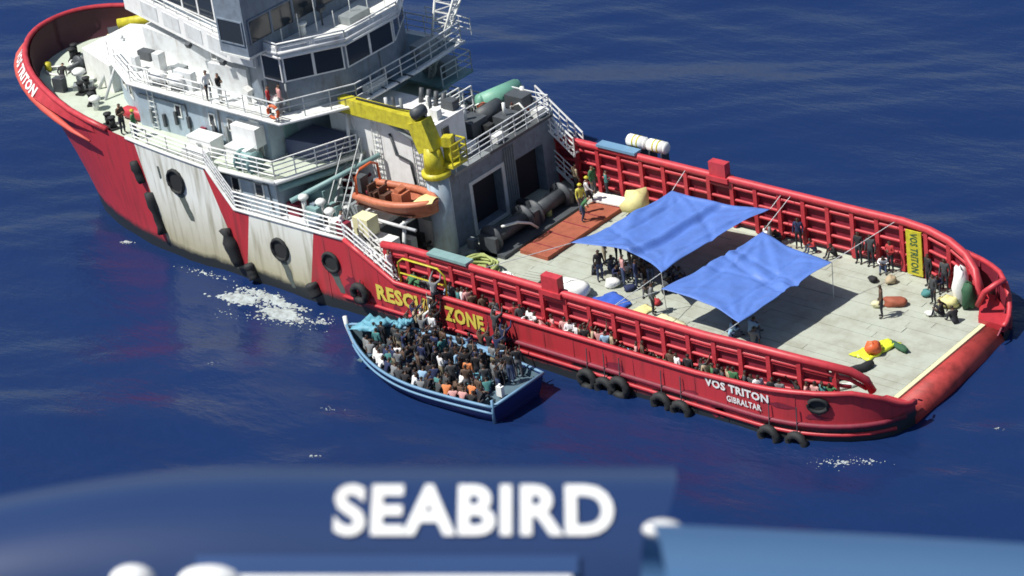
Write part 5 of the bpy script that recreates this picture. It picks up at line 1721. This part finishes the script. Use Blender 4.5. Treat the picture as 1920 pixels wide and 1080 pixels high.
# -- people lined up in the passage between bulwark and cargo rail
PAL_D = ['black', 'charcoal', 'navy', 'grey', 'white', 'white', 'tan', 'brown', 'red', 'pale blue', 'pink', 'teal', 'green', 'charcoal', 'black']
ZP = DK - .05
def zone_name(x):
    return 'over the yellow lettering' if x < 7.5 else 'before the roller block' if x < 11 else 'aft of the roller block' if x < 15 else 'abreast the smaller awning' if x < 19.5 else 'above the ship name' if x < 24 else 'by the stern'
def ordinal(n):
    return f"{n}{'th' if 10 < n % 100 < 14 else {1: 'st', 2: 'nd', 3: 'rd'}.get(n % 10, 'th')}"
NP = 0
x = 2.3
while x < 26.2:
    k = PR.choice(['stand', 'crossed', 'bench', 'stand', 'stand', 'crossed', 'stand', 'stand', 'arms', 'bench'] if x > 12 else ['stand', 'crossed', 'bench', 'stand', 'bend', 'stand'])
    c = PR.choice(PAL_D)
    if 10.2 < x < 13:
        c = PR.choice(['white', 'red', 'pink', 'white', 'charcoal'])
    if 18.5 < x < 24:
        c = PR.choice(['white', 'tan', 'pink', 'white', 'charcoal', 'green', 'black'])
    y = -7.08 + PR.uniform(-.05, .05) + (max(0, x - 23.5) * .38)
    NP += 1
    person(k, x, y if k != 'bench' else y + .28, ZP, PR.uniform(2.2, 4.2) if PR.random() < .35 and k != 'bench' else PR.uniform(2.6, 3.7) if k == 'bench' else PR.uniform(-1.2, 1.0), c, f'person in {c} top, {ordinal(NP)} from forward in port passage, {zone_name(x)}', 'people in the passage along the port rail')
    x += PR.uniform(.26, .40)
# far passage and along the inside of the far rail
x = 19.6
for k, x, c in (('hug', 14.9, 'charcoal'), ('stand', 16.1, 'navy'), ('hug', 17.0, 'red'), ('hug', 18.2, 'black'), ('stand', 19.6, 'black'), ('stand', 20.3, 'charcoal'), ('hug', 21.0, 'white'), ('crossed', 21.4, 'red'), ('stand', 23.8, 'black'), ('hug', 24.3, 'navy'), ('stand', 24.7, 'charcoal')):
    w = {'hug': 'hunched', 'stand': 'standing', 'crossed': 'standing'}[k]
    where = 'aft of the yellow name board' if x > 22.5 else 'just forward of the yellow name board' if x > 19 else 'abreast of the awnings'
    person(k, x, 6.15 if x < 22 else 5.7, ZD, PR.uniform(2.4, 3.8), c, f'person in {c} top {w} against the far rail {where}', 'people along the far rail')

# ------------------------------------------------------------------ blue wooden boat alongside
WB = thing('wooden_boat', 'small blue wooden fishing boat packed with people alongside the red hull', 'boat', (6.7, -10.75, .56), rad(-2.0))
def wb_rows(inset=0.0, z0=None, top=0.0):
    rows = []
    L = 10.3
    K = 22
    for i in range(K + 1):
        t = i / K                                   # 0 transom .. 1 bow
        b = (1.75 + .45 * math.sin(min(1, t / .5) * math.pi / 2)) * (1 - max(0, (t - .42) / .58) ** 2.3)
        zg = 1.05 + .10 * (1 - t) ** 2 + .42 * max(0, (t - .35) / .65) ** 1.8
        zk = -.7 + .9 * max(0, (t - .75) / .25) ** 2
        xx = 5.35 - L * t
        row = []
        for j in range(9):
            a = j / 8
            yy = (b - inset) * (.55 + .45 * a ** .7) if j else 0
            rake = -.55 * a * t ** 3 + .25 * a * (1 - t) ** 3
            row.append((xx + rake + (inset if i == K else 0), max(0, yy), zk + (zg + top - zk) * a ** 1.1 if z0 is None else max(z0, zk + (zg + top - zk) * a ** 1.1)))
        rows.append(row)
    return rows
R_ = wb_rows()
mb = MB()
mb.grid([[(x, -y, z) for x, y, z in r] for r in R_])
mb.grid([[(x, y, z) for x, y, z in r] for r in R_])
tr = R_[0]
n0 = len(mb.v)
mb.add([(x, -y, z) for x, y, z in tr[1:]] + [(x, y, z) for x, y, z in tr[1:]], [tuple(range(8))[::-1] + tuple(range(8, 16))])
obj('boat_hull', mb, M['boat'], WB)
I_ = wb_rows(.12)
mb = MB()
for s in (-1, 1):
    mb.grid([[(x, s * y, z) for x, y, z in r[3:]] for r in I_])
obj('inner_planking', mb, M['boat_in'], WB)
fl = [(r[5][0], r[5][1]) for r in wb_rows(.12)]
mb = MB()
mb.add([(x, -y, .33) for x, y in fl] + [(x, y, .33) for x, y in fl], [(i, i + 1, len(fl) + i + 1, len(fl) + i) for i in range(len(fl) - 1)])
obj('boat_floor', mb, M['boat_in'], WB)
for s in (-1, 1):
    obj('gunwale', MB().tube([(x, s * (y + .02), z + .03) for x, y, z in [r[-1] for r in R_]], .075, 6), M['boat_light'], WB)
    obj('rub_rail', MB().tube([(x, s * (y + .03), z - .32) for x, y, z in [(r[-1][0], r[-2][1] * .25 + r[-1][1] * .75, r[-1][2]) for r in R_][:-2]], .06, 6), M['boat_light'], WB)
obj('transom_rail', MB().bar((5.62, -1.75, 1.2), (5.62, 1.75, 1.2), .08, 6), M['boat_light'], WB)
obj('transom_post', MB().bar((5.55, -1.72, .2), (5.62, -1.76, 1.55), .07, 6), M['boat_light'], WB)
obj('stem_post', MB().tube([(R_[-1][k][0] - .02, 0, R_[-1][k][2]) for k in range(2, 9)] + [(R_[-1][-1][0] - .06, 0, R_[-1][-1][2] + .45)], .11, 6), M['canvas'], WB)
for x in (-3.4, -1.2, 1.2, 3.4):
    obj('thwart', MB().box(x - .16, x + .16, -1.8 if x > -2 else -1.4, 1.8 if x > -2 else 1.4, .74, .80), M['boat_in'], WB)
obj('after_deck', MB().box(4.3, 5.4, -1.55, 1.55, .80, .86), M['boat_in'], WB)
obj('engine_cover', MB().prism([(2.2, -.5), (3.3, -.5), (3.3, .5), (2.2, .5)], .34, 1.0), M['cyan'], WB)
# loose things aboard it
def on_boat(x, y, z):
    c, s = math.cos(rad(-2)), math.sin(rad(-2))
    return (6.7 + x * c - y * s, -10.75 + x * s + y * c, z + .56)
def canopy(label, poly, z, m, seed):
    return flat_sheet('canvas_cover', label, 'canvas cover', poly, z + .68, m, seed, .2)
flat_sheet('canvas_cover', 'turquoise canvas heaped over the bow of the blue wooden boat', 'canvas cover', [on_boat(-5.0, -.4, 0)[:2], on_boat(-4.9, 1.0, 0)[:2], on_boat(-3.5, 1.5, 0)[:2], on_boat(-3.6, .1, 0)[:2]], 2.05, 'cyan', 41, .35)
flat_sheet('side_board', 'pale blue boards along the inner side of the blue wooden boat', 'boards', [on_boat(-.1, 1.5, 0)[:2], on_boat(0, 2.05, 0)[:2], on_boat(2.9, 1.9, 0)[:2], on_boat(2.8, 1.4, 0)[:2]], 1.90, 'boat_light', 42, .1)
flat_sheet('canvas_cover', 'small bright turquoise cloth hanging amidships in the blue wooden boat', 'canvas cover', [on_boat(-3.1, .7, 0)[:2], on_boat(-3.0, 1.5, 0)[:2], on_boat(-2.4, 1.5, 0)[:2], on_boat(-2.5, .7, 0)[:2]], 2.25, 'cyan', 43, .3)
jc = MB().box(-.16, .16, -.11, .11, 0, .5).box(-.05, .05, -.05, .05, .5, .62)
jc = obj('water_can', jc, M['canvas'], None, loc=on_boat(5.0, -.55, .99))
tag(jc, 'white jerrycan standing on the after deck of the blue boat', 'jerrycan')
PAL_B = ['black', 'black', 'charcoal', 'charcoal', 'navy', 'navy', 'grey', 'white', 'teal', 'pale blue', 'brown', 'black', 'charcoal', 'black', 'navy']
BR = random.Random(77)
cnt = 0
CROWD = []
xx = -3.95
while xx < 5.0:
    t = (5.35 - xx) / 10.3
    b = (1.75 + .45 * math.sin(min(1, t / .5) * math.pi / 2)) * (1 - max(0, (t - .42) / .58) ** 2.3) - .34
    yy = -b + BR.uniform(0, .15)
    while yy < b:
        if not (xx > 4.25 and yy > -1.2 and yy < .2):
            k = BR.choice(['stand', 'stand', 'crossed', 'bench', 'arms', 'stand']) if yy > -.1 else BR.choice(['hug', 'bench', 'stand', 'bench', 'crossed', 'bench']) if yy > -b + .6 else BR.choice(['hug', 'bench', 'sit', 'bench'])
            c = BR.choice(PAL_B)
            if 2.2 < xx < 4.0 and yy < .2:
                c = BR.choice(['orange', 'pink', 'white', 'brown', 'charcoal'])
            if xx < 1.5 and yy < -b + .6:
                c = BR.choice(['white', 'grey', 'white', 'charcoal', 'black', 'navy'])
            zone = 'near the bow' if xx < -2.6 else 'amidships' if xx < 1.2 else 'towards the stern' if xx < 3.8 else 'at the stern'
            side = 'along the outer side' if yy < -b * .35 else 'along the inner side' if yy > b * .35 else 'in the middle'
            w = {'hug': 'hunched', 'sit': 'sitting back', 'bench': 'sitting', 'stand': 'standing', 'crossed': 'standing arms folded', 'arms': 'reaching up'}[k]
            X_, Y_, Z_ = on_boat(xx + BR.uniform(-.1, .1), yy, .34 if k not in ('hug', 'sit') else .80 if BR.random() < .4 else .55)
            person(k, X_, Y_, Z_ if not xx > 4.25 else 1.43, (BR.uniform(-.6, .6) if yy < -b + .75 else math.pi + BR.uniform(-.5, .5) if yy > b - .75 and k in ('hug', 'sit', 'bench') else BR.uniform(0, 6.28) if BR.random() < .4 else BR.uniform(-.7, .7)), c, f'person in {c} top {w} {side} of the blue boat', 'people packed aboard the blue wooden boat', scale=BR.uniform(.92, 1.02))
            CROWD.append((xx, side, bpy.context.scene.collection.objects[-1], c, w))
            cnt += 1
        yy += BR.uniform(.46, .60)
    xx += .50
for side in ('along the outer side', 'along the inner side', 'in the middle'):
    for n, q in enumerate(sorted([q for q in CROWD if q[1] == side], key=lambda q: (round(q[0], 2), q[2].location.y))):
        q[2]['label'] = f"person in {q[3]}, {q[4].split()[0]}, {ordinal(n + 1)} from bow " + {'along the outer side': "along the blue boat's outer side", 'along the inner side': "along the blue boat's inner side", 'in the middle': "along the blue boat's middle"}[side]
# people climbing from the boat to the ship, and on the rail above
for i, (k, x, y, z, c, lab) in enumerate((('climb', 4.35, -7.85, 1.25, 'charcoal', 'person in charcoal climbing the hull between the two yellow words'), ('climb', 4.15, -8.3, .95, 'white', 'person in white shirt starting up the hull between the two yellow words'),
        ('stand', 3.3, -7.1, ZD, 'black', 'person in black at the rail just left of the boarding line'), ('crossed', 5.1, -7.1, ZD, 'charcoal', 'person in charcoal, arms folded, at the rail just right of the boarding line'), ('arms', 3.6, -8.3, 1.0, 'navy', 'person in navy reaching up at the hull, leftmost of those under the climbers'), ('climb', 4.75, -8.2, .95, 'black', 'person in black climbing the hull just left of the second yellow word'),
        ('arms', 4.2, -8.75, 1.0, 'tan', 'person in tan reaching up in the middle of the boarding line'), ('stand', 5.1, -8.7, 1.0, 'white', 'person in white standing at the hull under the second yellow word'), ('arms', 9.2, -8.7, 1.0, 'navy', 'person in navy reaching up at the hull, second from the stern'), ('stand', 9.7, -8.9, 1.0, 'black', 'person in black standing against the hull at the inner stern corner'), ('arms', 8.1, -8.6, 1.0, 'brown', 'person in brown reaching up at the hull below the second word'),
        ('climb', 8.9, -7.85, 1.0, 'navy', 'person in navy climbing the hull, rightmost of the climbers'), ('arms', 4.6, -8.9, .95, 'grey', 'person in grey with arms raised under the climbers'), ('arms', 3.9, -9.1, .95, 'black', 'person in black with arms raised under the climbers'),
        ('climb', 4.6, -7.75, 2.35, 'grey', 'person in grey climbing over the bulwark at the top of the boarding line'), ('climb', 8.55, -7.8, .85, 'charcoal', 'person in charcoal climbing the hull right of the second yellow word'), ('arms', 8.6, -8.6, .95, 'black', 'person in black reaching up at the hull right of the second yellow word'),
        ('climb', 8.35, -7.75, 1.55, 'charcoal', 'person in dark top hauling himself over the bulwark right of the second yellow word'))):
    person(k, x, y, z, 0, c, lab, 'people climbing up to the ship', 'dark')
mb = MB()
for s in (0, .5):
    mb.bar((3.95 + s, -7.62, .3), (3.95 + s, -7.62, 3.05), .03, 5)
for k in range(9):
    mb.bar((3.95, -7.64, .45 + .3 * k), (4.45, -7.64, .45 + .3 * k), .035, 5)
tag(obj('boarding_ladder', mb, M['tan_wood'] if 'tan_wood' in M else M['plank']), 'rope ladder hanging down the hull between the two yellow words', 'ladder')
mb = MB().tube([(0, 0, 0), (.0, 0, 1.15), (.35, 0, 1.45), (2.6, 0, 1.45), (3.0, 0, 1.15), (3.0, 0, 0)], .055, 6)
mb.bar((0.05, 0, .6), (2.95, 0, .6), .04, 5)
obj('boarding_frame', mb, M['yellow'], SHIP, loc=(2.1, -7.4, 3.0))

# ------------------------------------------------------------------ the aircraft the picture is taken from: nacelle and wing just below the window
AX = Matrix((CAM_R, -CAM_F, CAM_U)).transposed().to_4x4()     # local x right, y towards the cabin, z up (banked with the aircraft)
AX.translation = CAM_LOC + CAM_F * 4.0 - CAM_U * .268 - CAM_R * .25
AC = thing('aircraft', 'dark blue aircraft engine nacelle and wing with big white letters, blurred close in the foreground', 'aircraft')
AC.matrix_world = AX
K_ = 4.0 / 5047.1
rows = []
def nac_r(x):           # half height of the nacelle along its length
    if x < -.10:
        t = (-.10 - x) / .75
        return .30 - .14 * t ** 2.0
    return .30
for i in range(41):
    x = -.95 + 1.445 * i / 40
    r = nac_r(x)
    row = []
    for j in range(25):
        a = 2 * math.pi * j / 24
        ca, sa = math.cos(a), math.sin(a)
        yy = math.copysign(abs(ca) ** .6, ca) * .24
        zz = math.copysign(abs(sa) ** .8, sa) * r
        cut = .36 * (zz - .30) * max(0, (i - 30) / 10)
        row.append((x + cut, yy - .05, zz - .30))
    rows.append(row)
mb = MB().grid(rows)
mb.add(rows[-1][:-1], [tuple(range(24))])
obj('nacelle', mb, M['navy'], AC, recalc=True)
def nac_front(x, z):    # surface point on the side that faces the cabin
    r = nac_r(x)
    u = min(1, max(-1, (z + .30) / r))
    sa = abs(u) ** (1 / .8)
    ca = math.sqrt(max(0, 1 - sa * sa))
    return (x, ca ** .6 * .24 - .05 + .003, z)
vs, fs, w = text_mesh('SEABIRD', .069, .034, 1.0, 4)
bmt = bmesh.new()
tv = [bmt.verts.new((a, b, 0)) for a, b in vs]
for f in fs:
    try:
        bmt.faces.new([tv[i] for i in f])
    except ValueError:
        pass
bmesh.ops.triangulate(bmt, faces=bmt.faces)
for q in range(1, 10):
    bmesh.ops.bisect_plane(bmt, geom=bmt.verts[:] + bmt.edges[:] + bmt.faces[:], plane_co=(0, .069 * q / 10, 0), plane_no=(0, 1, 0))
bmt.verts.ensure_lookup_table()
TX, TZ = -.006, -.086
k = .402 / w
vs2 = [nac_front(TX + v.co.x * k, TZ + v.co.y) for v in bmt.verts]
fs2 = [tuple(v.index for v in f.verts) for f in bmt.faces]
bmt.free()
obj('lettering', MB().add(vs2, fs2, 0, True), M['white_clean'], AC)
# white stripe low on the nacelle and two white cowl latches
P = [[nac_front(x, z) for z in (-.180, -.160, -.139)] for x in np.linspace(-.14, .335, 20)]
obj('nacelle_stripe', MB().grid([[(a, b + .002, c) for a, b, c in r] for r in P]), M['white_clean'], AC)
P = [[nac_front(x, z) for z in (-.139, -.125, -.112)] for x in np.linspace(-.20, .345, 20)]
obj('nacelle_stripe', MB().grid([[(a, b + .002, c) for a, b, c in r] for r in P]), M['band'], AC)  # narrow band, slightly lighter blue than the nacelle, above the white stripe
for (x, l) in ((-.315, .052), (-.215, .072)):
    obj('cowl_vent', MB().sphere((x + l / 2, .17, -.150), .034, 14, 8, sx=l / .05, sz=.75), M['white_clean'], AC)
# wing behind the nacelle
rows = []
for i in range(13):
    s = i / 12
    x = .432 + 1.0 * s
    z0 = -.038 - .042 * s - .02 * s * s
    row = []
    for j in range(17):
        a = math.pi * 2 * j / 16
        row.append((x, .56 + .36 * math.cos(a), z0 - .10 + .10 * math.sin(a)))
    rows.append(row)
obj('wing', MB().grid(rows), M['wing'], AC, recalc=True)
obj('wing_light', MB().sphere((.452, .40, -.055), .028, 14, 8, sz=.5, sx=1.0), M['white_clean'], AC)
